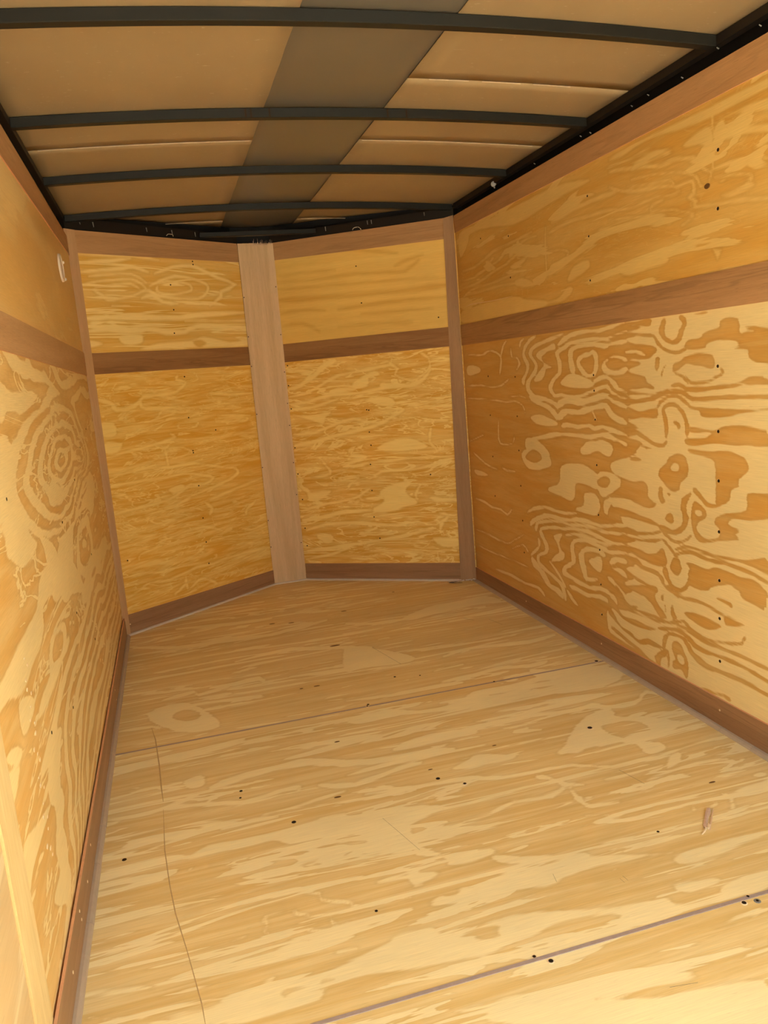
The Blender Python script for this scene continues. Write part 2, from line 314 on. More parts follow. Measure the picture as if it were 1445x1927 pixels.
# ---------------------------------------------------------------- wood figure: early-wood (+) and late-wood (-) outlines in millimetres on each wall and the floor
FIG={
 'RW':[
  ('+s',"2947 1122 2938 1131 2932 1141 2916 1147 2904 1153 2908 1155 2925 1152 2943 1145 2953 1133 2953 1122"),
  ('+s',"2199 1161 2233 1160 2276 1157 2311 1153 2348 1151 2399 1152 2454 1155 2502 1154 2542 1149 2573 1143 2596 1135 2620 1123 2637 1112 2627 1107 2603 1114 2575 1122 2554 1130 2531 1136 2495 1139 2451 1141 2398 1141 2345 1138 2305 1142 2270 1146 2228 1149 2196 1154"),
  ('+s',"2185 1135 2216 1133 2253 1127 2278 1124 2302 1121 2344 1123 2390 1127 2428 1127 2464 1125 2504 1124 2543 1122 2570 1117 2589 1110 2614 1103 2640 1096 2654 1088 2653 1078 2644 1066 2640 1053 2637 1042 2636 1030 2636 1021 2641 1014 2655 1008 2674 999 2691 989 2705 978 2718 967 2718 953 2702 937 2676 924 2646 924 2620 928 2580 923 2531 918 2481 925 2434 933 2396 941 2361 948 2333 954 2315 957 2299 948 2280 936 2260 926 2238 921 2214 917 2194 920 2193 925 2210 929 2231 931 2247 937 2264 944 2281 957 2306 969 2339 967 2370 960 2404 952 2442 945 2486 936 2530 932 2574 935 2617 940 2650 938 2664 936 2679 944 2688 956 2685 963 2679 972 2668 982 2654 991 2635 998 2617 1007 2611 1019 2610 1030 2608 1042 2610 1055 2621 1068 2626 1079 2624 1082 2620 1083 2599 1090 2570 1096 2552 1104 2534 1110 2500 1113 2461 1113 2425 1114 2390 1114 2344 1112 2300 1109 2270 1111 2245 1117 2209 1123 2182 1131"),
  ('+s',"2585 1152 2616 1152 2654 1148 2690 1145 2725 1138 2774 1133 2821 1125 2851 1115 2867 1103 2874 1092 2867 1081 2853 1071 2840 1062 2828 1053 2823 1044 2830 1031 2847 1018 2871 1004 2903 988 2911 967 2905 947 2880 930 2841 919 2798 912 2756 909 2715 903 2682 896 2670 886 2655 880 2643 883 2642 894 2664 906 2701 916 2746 924 2789 928 2827 930 2855 941 2874 953 2877 967 2869 982 2850 996 2821 1011 2805 1027 2797 1043 2804 1057 2817 1068 2832 1077 2843 1085 2842 1091 2839 1097 2827 1105 2805 1113 2763 1120 2716 1127 2678 1130 2646 1137 2609 1142 2582 1147"),
  ('+s',"2803 1162 2834 1158 2867 1147 2891 1135 2912 1122 2923 1108 2929 1095 2928 1082 2919 1070 2907 1059 2898 1049 2899 1036 2906 1022 2925 1009 2944 996 2948 982 2938 972 2926 972 2918 981 2915 992 2902 1004 2887 1018 2874 1034 2869 1050 2879 1064 2892 1074 2900 1084 2906 1094 2901 1105 2888 1116 2872 1128 2849 1138 2817 1147 2796 1158"),
  ('+p',"2661 1119 2732 1107 2797 1093 2804 1075 2747 1050 2786 1022 2837 989 2799 984 2752 1000 2731 1029 2686 1036 2746 1054 2762 1075 2715 1094 2654 1099"),
  ('+s',"2186 1105 2219 1106 2259 1103 2289 1100 2315 1102 2342 1106 2375 1110 2413 1113 2451 1110 2494 1108 2535 1102 2556 1090 2559 1075 2557 1060 2555 1042 2550 1020 2532 1004 2517 1005 2510 1023 2519 1044 2526 1060 2525 1073 2522 1082 2515 1087 2486 1093 2446 1097 2411 1097 2378 1097 2350 1090 2317 1084 2285 1088 2254 1090 2215 1093 2184 1098"),
  ('+p',"2548 1009 2494 1004 2428 988 2386 972 2422 960 2497 958 2575 962 2624 974 2606 990"),
  ('+s',"2389 1084 2400 1082 2411 1077 2436 1078 2465 1073 2490 1065 2502 1051 2500 1037 2489 1023 2469 1007 2440 995 2410 993 2381 997 2367 1012 2358 1030 2359 1048 2359 1065 2366 1076 2380 1080 2391 1077 2392 1070 2386 1062 2381 1048 2385 1032 2389 1016 2401 1007 2411 1004 2428 1006 2445 1017 2464 1030 2476 1040 2479 1048 2467 1054 2453 1061 2428 1062 2403 1067 2386 1073 2382 1081"),
  ('+s',"2324 1038 2294 1045 2264 1053 2240 1051 2218 1046 2203 1041 2189 1041 2186 1044 2194 1051 2212 1055 2236 1060 2267 1062 2304 1054 2328 1042"),
  ('+s',"2334 1036 2339 1024 2326 1008 2294 1001 2263 998 2236 999 2211 1001 2192 1007 2185 1016 2193 1022 2209 1022 2223 1017 2240 1013 2261 1012 2285 1015 2302 1021 2308 1029 2318 1037"),
  ('+s',"2396 970 2371 976 2343 984 2326 987 2312 988 2295 981 2281 971 2270 960 2252 949 2221 942 2194 941 2191 946 2214 953 2239 959 2248 968 2259 979 2281 990 2305 998 2330 1001 2356 997 2383 986 2403 975"),
  ('+s',"2639 884 2626 889 2612 894 2599 900 2580 903 2546 902 2503 895 2459 900 2421 907 2381 912 2348 918 2329 921 2316 925 2299 920 2278 909 2236 898 2199 891 2191 899 2219 913 2256 927 2284 934 2308 940 2334 943 2359 939 2393 934 2430 926 2466 922 2499 920 2537 921 2579 926 2618 919 2648 910 2659 897 2658 887"),
  ('+s',"2645 838 2619 844 2609 855 2595 859 2582 866 2548 863 2503 864 2458 868 2422 877 2394 883 2366 887 2341 889 2328 892 2321 885 2310 873 2295 862 2274 853 2236 843 2201 842 2195 850 2220 862 2253 870 2269 877 2281 884 2294 895 2314 907 2345 909 2373 903 2400 899 2433 896 2470 890 2504 881 2542 884 2584 884 2620 880 2642 868 2665 856 2660 842"),
  ('+s',"2412 878 2388 849 2379 851 2401 881"),
  ('+s',"2888 925 2866 908 2818 896 2770 886 2729 877 2704 863 2682 852 2674 843 2665 839 2649 841 2645 849 2655 860 2673 876 2707 891 2753 901 2798 910 2835 926 2876 931"),
  ('+p',"2882 845 2803 856 2704 842 2654 824 2707 815 2780 814 2854 824"),
  ('+s',"2626 814 2607 814 2588 817 2553 816 2509 813 2466 819 2434 823 2420 817 2397 812 2368 817 2346 823 2327 820 2298 813 2246 807 2201 805 2198 811 2238 820 2286 829 2317 833 2345 835 2376 832 2394 827 2405 831 2429 835 2468 833 2506 830 2545 832 2586 835 2619 830 2632 819"),
  ('+s',"2900 746 2862 749 2810 758 2747 765 2690 774 2662 777 2633 781 2574 782 2512 784 2464 782 2419 781 2379 791 2348 796 2326 792 2301 787 2273 783 2248 776 2224 772 2204 773 2199 779 2212 786 2235 791 2261 796 2286 803 2313 809 2347 810 2384 803 2420 798 2460 796 2508 797 2571 797 2631 794 2663 795 2695 791 2753 783 2815 772 2868 764 2904 755"),
  ('+p',"2498 740 2451 770 2391 778 2349 784 2288 770 2290 748 2311 731 2345 736 2379 745 2439 729 2484 725"),
  ('+p',"2921 759 2824 751 2752 721 2737 695 2831 687 2868 704 2927 708 2945 730"),
  ('+s',"3513 1113 3449 1109 3379 1105 3341 1107 3310 1108 3279 1115 3250 1120 3218 1115 3185 1108 3161 1099 3144 1089 3144 1073 3152 1054 3161 1033 3162 1016 3156 1016 3142 1032 3134 1052 3128 1072 3131 1091 3148 1104 3177 1113 3211 1122 3251 1126 3287 1122 3318 1115 3343 1112 3378 1113 3448 1115 3512 1117"),
  ('+s',"3134 1090 3117 1110 3102 1133 3084 1146 3070 1154 3076 1156 3094 1149 3116 1136 3134 1112 3141 1090"),
  ('+s',"3538 970 3461 969 3375 970 3324 966 3275 962 3212 962 3151 966 3101 981 3069 995 3074 997 3110 985 3157 972 3213 967 3273 968 3320 971 3373 976 3461 976 3538 972"),
  ('+s',"3548 912 3476 909 3385 907 3301 906 3223 904 3161 900 3107 897 3059 900 3019 903 2981 896 2951 887 2938 871 2933 857 2928 857 2930 872 2943 889 2975 900 3017 907 3060 905 3106 901 3158 905 3220 909 3299 911 3383 913 3474 914 3547 915"),
  ('+s',"3081 921 3031 923 2974 925 2934 919 2904 914 2902 916 2929 924 2972 930 3031 928 3081 923"),
  ('+s',"3553 704 3506 713 3450 725 3402 737 3369 747 3372 749 3408 742 3456 731 3511 718 3556 707"),
  ('+s',"3201 825 3212 782 3216 736 3200 718 3167 713 3111 715 3059 726 3044 744 3045 761 3049 761 3053 744 3065 728 3112 720 3164 717 3190 722 3204 738 3200 783 3194 825"),
  ('+p',"3522 1064 3413 1061 3364 1040 3418 1026 3529 1023"),
  ('+s',"3037 1122 3040 1104 3034 1084 3008 1081 2990 1081 2973 1071 2966 1057 2979 1044 2995 1032 2989 1030 2967 1041 2949 1056 2960 1073 2981 1087 3007 1087 3021 1087 3027 1104 3031 1122"),
  ('+p',"2193 1159 1997 1162 1851 1162 1723 1163 1592 1162 1474 1165 1471 985 1468 798 1590 787 1768 772 1958 757 2093 759 2152 758 2121 791 2205 802 2132 816 2210 825 2131 835 2202 857 2117 880 2194 900 2127 918 2193 930 2126 942 2192 949 2114 964 2095 990 2189 1010 2111 1030 2181 1046 2093 1049 2092 1078 2196 1104 2130 1115 2195 1130 2106 1137"),
  ('-p',"2289 1140 2212 1155 2128 1157 2061 1158 2067 1138 2117 1143 2194 1144 2251 1134"),
  ('-s',"2289 1107 2258 1110 2224 1116 2196 1116 2165 1115 2127 1113 2091 1109 2067 1106 2051 1105 2042 1095 2033 1081 2013 1071 1994 1061 1972 1054 1950 1050 1927 1052 1905 1057 1889 1066 1879 1075 1883 1078 1897 1072 1914 1066 1931 1061 1949 1061 1967 1063 1986 1069 2005 1077 2019 1087 2029 1098 2042 1110 2064 1117 2090 1118 2126 1121 2165 1126 2197 1127 2228 1125 2266 1120 2293 1111"),
  ('-s',"1996 1155 2008 1149 2014 1138 2021 1129 2022 1117 2013 1105 2001 1094 1982 1084 1959 1078 1936 1080 1919 1090 1912 1101 1909 1111 1902 1120 1894 1130 1895 1141 1903 1150 1913 1157 1924 1159 1930 1155 1928 1149 1922 1143 1918 1137 1913 1133 1917 1126 1928 1117 1933 1106 1938 1098 1948 1093 1958 1089 1972 1094 1987 1101 1995 1110 1996 1118 1994 1125 1993 1133 1986 1143 1988 1152"),
  ('-p',"1870 1158 1807 1158 1816 1151 1856 1153"),
  ('-p',"1905 1066 1890 1087 1844 1090 1821 1102 1765 1112 1760 1128 1727 1134 1691 1125 1687 1093 1664 1094 1638 1094 1672 1105 1638 1105 1592 1096 1473 1083 1472 1000 1592 1014 1638 1020 1657 1034 1660 1051 1707 1056 1691 1066 1723 1077 1773 1080 1813 1072 1817 1063 1863 1060"),
  ('-p',"2292 1092 2228 1094 2131 1090 2064 1083 2032 1069 2054 1051 2093 1042 2181 1051 2216 1071 2254 1073 2293 1071"),
  ('+s',"2198 1065 2170 1063 2140 1062 2115 1057 2094 1053 2091 1057 2109 1065 2137 1073 2171 1074 2198 1071"),
  ('-p',"2294 1050 2262 1050 2199 1039 2200 1022 2257 1017 2296 1022"),
  ('-p',"2038 1044 2022 1043 2023 1021 2034 1005 2045 1015"),
  ('-p',"2258 993 2201 1002 2130 997 2101 983 2074 970 2047 954 2097 957 2149 954 2222 964 2253 975"),
  ('-s',"2301 967 2289 955 2264 944 2238 938 2205 937 2160 936 2115 937 2078 936 2047 937 2022 940 2002 944 1984 948 1972 952 1973 955 1987 954 2006 951 2025 947 2048 944 2078 944 2114 944 2160 944 2204 943 2234 946 2258 950 2279 961 2297 969"),
  ('-s',"2304 933 2290 926 2269 918 2244 914 2214 909 2177 907 2138 910 2100 913 2067 918 2045 922 2027 928 1999 936 1971 942 1951 943 1935 941 1921 938 1909 933 1896 927 1877 920 1846 920 1810 922 1768 925 1724 927 1692 929 1645 929 1550 929 1470 934 1471 938 1550 941 1645 940 1692 939 1725 940 1769 937 1811 935 1846 932 1873 932 1886 936 1897 943 1913 949 1930 953 1951 955 1975 952 2005 947 2036 941 2055 936 2073 930 2104 927 2140 923 2176 923 2210 922 2235 926 2255 933 2280 937 2298 939"),
  ('-s',"1971 960 1953 958 1934 959 1922 956 1906 951 1883 947 1856 946 1822 948 1787 951 1753 953 1723 957 1701 959 1682 963 1667 967 1651 970 1620 973 1591 975 1591 979 1620 982 1654 983 1673 977 1686 972 1704 969 1725 966 1755 965 1789 962 1823 959 1855 958 1880 960 1900 962 1913 967 1930 973 1955 972 1973 966"),
  ('-p',"1684 967 1657 983 1608 986 1591 977 1471 978 1471 960 1591 964 1645 964"),
  ('-p',"2303 904 2277 890 2214 881 2129 886 2060 895 2038 898 2039 869 2118 868 2178 861 2240 869 2278 879"),
  ('-s',"2034 894 2026 902 2015 912 2000 921 1981 928 1962 930 1945 930 1929 924 1914 916 1902 909 1888 901 1863 897 1834 896 1797 896 1767 899 1767 904 1797 904 1833 904 1860 905 1882 909 1893 915 1903 923 1920 932 1941 939 1964 940 1986 935 2007 927 2027 918 2038 906 2041 896"),
  ('-p',"1866 905 1802 904 1725 902 1645 903 1591 908 1470 911 1470 903 1591 900 1664 895 1725 884 1785 878 1834 880 1847 894"),
  ('-s',"1993 812 1987 825 1984 842 1986 859 1990 875 1997 887 2001 895 1991 899 1978 903 1961 903 1944 899 1932 891 1923 880 1913 868 1910 854 1909 836 1904 821 1898 821 1891 837 1891 856 1899 871 1905 885 1918 898 1933 908 1956 915 1981 916 2003 909 2016 897 2017 884 2012 872 2008 856 2004 841 2004 825 2002 812"),
  ('-s',"1965 857 1957 852 1947 850 1946 844 1941 839 1930 840 1927 848 1932 857 1946 864 1960 864"),
  ('-p',"1886 848 1834 846 1789 842 1742 859 1665 861 1591 852 1469 845 1469 812 1591 806 1645 813 1705 809 1768 811 1830 801 1897 796 1911 811 1887 816 1826 821 1798 833 1798 839 1886 836"),
  ('-s',"2309 862 2299 848 2274 834 2239 830 2207 827 2180 821 2154 816 2129 806 2102 798 2080 790 2056 784 2031 781 2005 783 1991 795 1989 805 1996 807 2006 800 2013 794 2028 793 2050 794 2069 800 2092 808 2116 818 2144 826 2171 833 2200 837 2233 840 2260 846 2281 857 2302 865"),
  ('-s',"2310 809 2283 802 2246 798 2209 791 2171 785 2137 780 2107 775 2081 768 2056 762 2031 758 2011 757 2009 761 2026 765 2051 769 2074 776 2101 782 2133 787 2166 792 2203 799 2241 805 2277 811 2307 812"),
  ('-p',"2283 781 2244 784 2207 765 2196 739 2273 733 2285 755"),
  ('-p',"1906 1042 1863 1049 1809 1046 1783 1034 1787 1008 1827 1012 1873 1019 1901 1023 1931 1009 1961 1003 1955 1025 1930 1030"),
  ('-s',"1904 989 1901 979 1886 968 1857 965 1827 967 1802 972 1780 978 1760 986 1744 994 1748 1005 1760 1009 1763 1007 1758 1000 1754 998 1765 992 1786 986 1806 979 1829 975 1857 974 1880 976 1891 983 1900 991"),
  ('-s',"1952 995 1934 990 1916 984 1906 975 1895 968 1890 969 1894 980 1908 990 1930 996 1950 999"),
  ('-s',"2012 989 2008 997 2004 1007 1996 1015 1990 1023 1992 1023 2002 1018 2011 1008 2015 998 2015 989"),
  ('+p',"2945 639 2981 691 2866 722 2770 725 2721 669 2778 646 2856 632"),
  ('-p',"2951 675 2886 712 2819 704 2803 679 2872 659"),
  ('+p',"2652 658 2599 680 2479 687 2406 670 2385 657 2409 631 2395 609 2462 617 2540 612 2552 562 2594 543 2653 552 2750 557 2748 575 2665 602"),
  ('+p',"2400 644 2370 674 2300 677 2236 654 2270 625 2347 589 2375 597 2409 631"),
  ('-p',"2394 637 2349 661 2309 654 2324 626 2373 620"),
  ('+p',"2479 583 2411 592 2377 561 2401 519 2469 512 2548 513 2538 526 2490 541"),
  ('+p',"2340 582 2285 593 2210 599 2211 577 2279 579 2314 563 2323 531 2350 534 2355 564"),
  ('+s',"2953 440 2926 450 2889 462 2842 474 2795 484 2762 483 2726 480 2680 482 2634 484 2581 492 2540 501 2540 506 2580 502 2631 495 2674 493 2715 494 2751 496 2792 495 2845 488 2897 474 2937 458 2961 444"),
  ('+s',"2926 390 2908 400 2887 413 2844 430 2795 444 2756 451 2719 452 2684 454 2646 454 2598 463 2552 469 2514 473 2475 476 2431 476 2385 476 2340 482 2297 489 2251 497 2214 508 2214 514 2250 513 2297 505 2339 496 2380 489 2423 490 2467 491 2508 490 2549 485 2597 475 2640 470 2674 469 2708 471 2751 468 2799 462 2857 445 2910 424 2936 404 2939 390"),
  ('+s',"2876 376 2868 392 2861 407 2830 417 2781 427 2715 438 2655 446 2631 445 2604 445 2552 451 2497 460 2452 461 2408 462 2375 459 2335 461 2270 470 2216 483 2215 487 2268 481 2332 471 2367 471 2402 471 2444 474 2494 470 2550 464 2600 455 2622 457 2650 458 2712 451 2780 440 2834 428 2878 412 2896 389 2890 374"),
  ('+s',"2217 450 2259 447 2311 443 2349 444 2387 448 2426 452 2469 455 2520 450 2568 447 2605 440 2636 434 2673 429 2716 427 2768 417 2815 408 2845 395 2856 379 2849 363 2828 350 2819 337 2810 327 2810 315 2814 306 2844 294 2884 276 2893 254 2878 237 2850 225 2810 218 2772 211 2737 203 2709 196 2689 185 2674 159 2660 136 2648 141 2649 168 2662 197 2688 209 2719 216 2755 224 2793 231 2826 240 2857 248 2866 261 2864 272 2834 283 2792 299 2777 320 2780 336 2789 349 2806 359 2818 374 2830 385 2825 389 2809 394 2767 405 2719 411 2679 417 2639 420 2605 427 2571 434 2525 439 2479 439 2437 438 2397 435 2359 431 2318 430 2262 436 2218 445"),
  ('+s',"2219 420 2262 416 2314 408 2347 411 2381 413 2417 419 2456 421 2500 417 2541 408 2573 398 2595 381 2601 362 2599 343 2597 323 2595 310 2624 296 2662 276 2676 255 2668 240 2635 237 2593 236 2538 229 2478 229 2435 235 2401 243 2364 246 2335 243 2317 227 2298 214 2287 220 2292 240 2316 257 2352 261 2393 261 2431 253 2469 244 2521 248 2578 251 2618 254 2638 259 2646 262 2640 268 2606 284 2566 308 2561 333 2572 350 2573 368 2570 381 2560 388 2539 396 2504 401 2466 404 2430 402 2393 401 2360 394 2319 394 2264 402 2219 415"),
  ('+p',"2730 384 2657 406 2687 366 2672 338 2646 330 2666 299 2758 275 2728 304 2690 325 2705 358"),
  ('+s',"2639 398 2610 405 2572 414 2527 418 2479 421 2434 419 2390 417 2346 417 2303 417 2256 421 2219 428 2218 432 2253 431 2300 426 2340 426 2382 428 2426 431 2472 431 2522 430 2571 424 2613 414 2641 402"),
  ('+s',"2353 380 2358 391 2381 399 2429 397 2481 390 2516 371 2539 350 2541 330 2533 313 2527 297 2516 283 2512 269 2495 257 2449 265 2410 277 2409 285 2445 281 2479 276 2484 281 2485 294 2489 310 2496 325 2501 341 2501 353 2495 364 2476 371 2435 379 2395 382 2379 377 2367 373"),
  ('+p',"2466 342 2389 370 2377 341 2393 313 2444 322"),
  ('+s',"2781 269 2760 258 2732 243 2703 227 2679 211 2665 196 2652 187 2647 190 2651 202 2668 216 2691 233 2717 251 2748 264 2774 273"),
  ('+s',"2944 258 2926 265 2905 278 2875 297 2851 319 2848 340 2862 351 2870 349 2871 334 2868 318 2892 301 2922 282 2941 269 2950 260"),
  ('+s',"2945 253 2940 234 2920 215 2884 209 2860 196 2833 177 2801 159 2766 155 2737 154 2710 144 2677 139 2665 146 2676 164 2708 177 2744 177 2774 176 2797 194 2823 216 2858 224 2878 237 2903 250 2928 260"),
  ('+s',"2321 342 2303 340 2280 339 2254 333 2227 330 2219 336 2235 349 2263 358 2295 356 2318 350"),
  ('+s',"2321 357 2296 366 2277 376 2254 375 2225 378 2217 388 2237 397 2276 396 2313 381 2331 363"),
  ('+s',"2346 307 2335 296 2310 289 2286 278 2263 267 2249 254 2232 249 2222 255 2229 267 2248 277 2270 289 2294 301 2316 311 2340 311"),
  ('+s',"2625 205 2601 198 2562 200 2528 197 2487 197 2442 207 2404 214 2368 213 2337 213 2331 219 2354 228 2394 231 2439 222 2479 213 2513 213 2548 216 2584 218 2619 213"),
  ('+s',"2646 184 2627 166 2601 150 2580 143 2563 142 2557 146 2566 152 2584 160 2610 176 2636 189"),
  ('+s',"3532 424 3484 422 3427 420 3380 415 3336 407 3281 410 3235 412 3198 404 3161 397 3125 415 3107 433 3114 434 3138 418 3160 405 3187 410 3225 420 3276 418 3325 417 3369 422 3413 431 3475 432 3528 429"),
  ('+s',"3543 268 3474 268 3381 268 3282 262 3192 262 3141 275 3102 294 3044 318 2999 339 3002 341 3050 322 3108 298 3146 280 3188 268 3273 270 3372 276 3466 275 3539 272"),
  ('+s',"3541 191 3477 187 3392 186 3308 189 3226 193 3152 196 3085 198 3023 197 2975 199 2973 201 3017 204 3081 203 3147 202 3221 200 3302 196 3386 192 3471 193 3537 194"),
  ('+s',"3523 654 3486 639 3435 622 3384 609 3332 600 3281 596 3243 595 3240 598 3275 601 3323 607 3372 616 3423 628 3475 644 3518 656"),
  ('+p',"3520 569 3398 568 3354 557 3482 546"),
  ('+s',"3133 250 3075 271 3018 290 2989 281 2969 268 2964 270 2980 286 3015 296 3080 276 3135 251"),
  ('+s',"3194 610 3173 602 3138 598 3092 600 3056 603 3055 607 3090 606 3131 606 3162 610 3189 613"),
  ('+s',"3337 112 3255 113 3156 119 3086 117 3020 117 2951 123 2895 128 2862 117 2835 108 2828 112 2843 128 2882 139 2943 135 3011 127 3072 129 3144 131 3243 126 3332 117"),
  ('+p',"2322 588 2281 596 2196 601 2166 595 2089 588 2048 608 2093 615 2097 656 2169 662 2250 667 2302 692 2287 715 2196 738 2093 773 1907 793 1591 815 1469 828 1463 442 1589 408 1867 332 2207 240 2238 268 2185 301 2243 310 2177 344 2234 361 2162 396 2225 412 2160 440 2229 445 2159 473 2228 479 2158 502 2226 509 2251 531"),
  ('-p',"1897 787 1812 786 1734 793 1693 786 1665 773 1657 748 1693 721 1693 704 1722 689 1726 665 1752 646 1792 631 1824 631 1847 648 1875 664 1880 676 1861 678 1837 659 1815 647 1787 644 1783 657 1782 727 1790 762 1831 771 1887 775"),
  ('-p',"1984 755 1947 769 1912 764 1898 737 1899 712 1934 682 1935 666 1961 656 1992 662 2018 679 2039 697 2028 718 2000 737"),
  ('+p',"1979 726 1958 741 1938 736 1943 721 1969 716"),
  ('-p',"2289 678 2231 668 2175 663 2114 668 2095 653 2096 625 2062 609 2088 593 2147 594 2177 604 2254 599 2321 592 2321 600 2259 622 2245 650 2250 667"),
  ('-p',"2190 734 2153 743 2123 733 2172 729"),
  ('-p',"2035 660 2019 659 2019 642 2014 629 2004 621 2026 611 2042 632"),
  ('-p',"1998 648 1982 647 1987 638"),
  ('-s',"2043 536 2029 525 2002 522 1979 523 1955 525 1931 538 1913 554 1901 571 1897 588 1906 600 1908 612 1907 623 1902 633 1892 648 1881 660 1889 664 1907 654 1928 639 1934 622 1934 606 1926 594 1926 582 1927 571 1932 560 1946 550 1963 543 1975 538 1990 540 2011 545 2035 545"),
  ('-p',"2324 550 2282 565 2204 564 2143 559 2084 554 2034 541 2073 538 2132 539 2193 540 2251 535 2259 515 2327 500"),
  ('-p',"2011 569 1983 590 1968 572 1974 558 1995 558"),
  ('-p',"1876 638 1861 640 1838 631 1820 615 1825 599 1848 585 1863 567 1849 547 1816 540 1771 555 1770 577 1788 589 1779 609 1735 625 1665 644 1661 688 1590 697 1467 713 1466 653 1590 633 1645 621 1718 612 1731 595 1689 585 1710 572 1694 560 1771 543 1826 526 1859 526 1878 548 1887 573 1886 611"),
  ('+p',"1872 610 1848 617 1838 606 1857 598"),
  ('-s',"2328 479 2293 481 2249 485 2215 486 2178 487 2136 493 2098 501 2067 506 2043 514 2029 522 2026 523 2023 521 2015 514 2000 508 1986 501 1965 499 1943 501 1920 511 1899 521 1887 532 1885 540 1890 541 1898 535 1907 528 1924 518 1944 513 1961 510 1975 512 1990 516 2000 523 2008 530 2020 536 2035 529 2048 523 2069 518 2098 511 2135 505 2174 500 2208 499 2244 500 2290 494 2327 485"),
  ('-s',"2330 453 2292 457 2242 465 2195 468 2148 471 2102 478 2063 485 2040 493 2026 497 2015 491 2001 484 1991 476 1982 470 1975 465 1968 464 1964 467 1964 472 1971 477 1980 483 1993 489 2004 499 2022 504 2041 500 2064 494 2101 486 2145 480 2192 476 2240 473 2290 466 2329 457"),
  ('-p',"2332 419 2230 441 2148 446 2100 441 2054 454 2025 471 2009 450 2004 430 2027 415 2078 410 2137 416 2198 425 2264 417 2333 404"),
  ('-s',"2332 376 2314 380 2291 389 2260 394 2228 397 2202 399 2182 396 2167 389 2144 384 2113 382 2084 381 2063 379 2047 375 2039 364 2028 358 2019 361 2018 375 2031 386 2050 393 2073 397 2104 396 2132 396 2147 405 2166 412 2194 412 2222 412 2257 407 2292 400 2320 391 2336 380"),
  ('-s',"1969 456 1957 460 1943 469 1918 476 1894 482 1882 482 1868 481 1847 477 1819 475 1786 476 1751 481 1719 480 1688 478 1661 476 1636 474 1620 469 1591 464 1524 458 1464 456 1462 461 1519 468 1587 473 1613 479 1630 483 1655 487 1683 490 1714 491 1748 490 1782 489 1815 485 1839 489 1861 491 1876 494 1893 492 1920 487 1947 477 1966 469 1974 459"),
  ('-s',"1964 477 1945 484 1923 492 1901 495 1876 497 1854 495 1828 492 1790 494 1751 496 1716 499 1686 502 1666 503 1647 504 1617 500 1590 498 1588 502 1612 508 1643 512 1664 512 1685 509 1714 507 1748 505 1787 503 1824 503 1850 503 1872 505 1897 505 1924 503 1950 492 1967 481"),
  ('-p',"1728 502 1665 513 1589 534 1465 561 1463 483 1589 492 1645 499"),
  ('-p',"1971 454 1945 456 1940 444 1933 429 1952 404 1978 408 1991 423"),
  ('-s',"2020 416 2028 403 2024 389 2010 376 1997 363 1982 354 1962 349 1938 355 1914 367 1898 387 1886 408 1882 426 1890 435 1900 433 1905 420 1905 407 1914 389 1929 375 1941 368 1954 367 1968 367 1983 373 1994 384 1998 399 2002 411 2011 418"),
  ('-p',"1915 449 1884 456 1841 453 1817 455 1781 466 1732 465 1686 460 1645 464 1606 453 1606 438 1589 422 1589 408 1649 403 1686 418 1715 429 1746 426 1795 407 1828 388 1896 386 1900 413 1897 437"),
  ('-s',"2336 338 2304 347 2269 356 2238 353 2206 345 2177 340 2151 335 2121 333 2095 331 2074 331 2059 334 2057 339 2070 340 2090 339 2115 341 2142 346 2170 349 2198 354 2229 362 2264 367 2306 356 2337 342"),
  ('-p',"2304 303 2237 300 2123 328 2063 335 2076 318 2059 290 2054 282 2083 274 2130 289 2192 296 2257 287"),
  ('-s',"2342 280 2325 276 2302 273 2285 267 2272 258 2261 247 2253 236 2244 231 2236 231 2231 235 2233 239 2240 243 2249 253 2259 265 2276 273 2295 280 2317 284 2338 284"),
  ('-s',"2026 353 2004 344 1973 337 1947 333 1920 332 1893 336 1869 340 1842 340 1820 344 1818 349 1837 352 1865 349 1890 347 1914 344 1939 344 1966 346 1994 354 2021 359"),
  ('+p',"2205 284 2025 309 1867 364 1589 436 1463 469 1457 78 1587 72 1776 69 1977 78 2151 94 2294 102 2350 118 2345 194 2228 218 2169 248 2239 248 2180 277"),
  ('-s',"2009 357 1996 347 1974 339 1950 337 1924 336 1896 339 1869 342 1845 342 1822 341 1801 338 1781 335 1762 333 1748 333 1745 338 1757 341 1775 344 1794 347 1816 350 1839 352 1865 353 1893 350 1920 346 1944 346 1964 350 1985 357 2004 362"),
  ('-p',"1751 337 1716 338 1670 333 1695 321 1738 310 1751 315"),
  ('-p',"1929 293 1888 308 1820 308 1764 302 1801 281 1844 274 1893 283"),
  ('-p',"1981 307 1971 285 1961 267 1982 261 1992 289"),
  ('-s',"2022 295 2017 275 2012 277 2017 297"),
  ('-p',"2041 319 2024 327 2025 309 2036 306"),
  ('-p',"2237 302 2081 341 2052 330 2070 311 2054 287 2026 269 2010 256 2044 246 2072 267 2106 287 2167 297"),
  ('-s',"2301 285 2289 275 2272 264 2262 251 2246 240 2225 232 2200 227 2167 229 2135 229 2104 234 2077 236 2054 233 2030 231 2000 239 1971 247 1948 258 1931 265 1920 259 1904 250 1877 243 1847 240 1821 242 1793 247 1756 253 1721 259 1697 268 1678 278 1668 294 1667 306 1672 305 1679 294 1686 282 1698 275 1720 270 1754 262 1791 255 1818 250 1842 249 1869 253 1894 259 1910 268 1927 274 1950 266 1973 256 1999 247 2024 243 2045 245 2069 248 2099 244 2129 242 2162 238 2190 240 2214 242 2233 249 2245 260 2258 272 2276 284 2295 289"),
  ('-s',"2342 251 2324 252 2303 252 2287 246 2272 237 2257 227 2237 219 2210 218 2178 220 2138 222 2098 225 2065 225 2040 228 2038 232 2061 233 2095 230 2134 229 2174 226 2206 225 2231 225 2247 234 2261 244 2277 253 2297 259 2321 258 2341 254"),
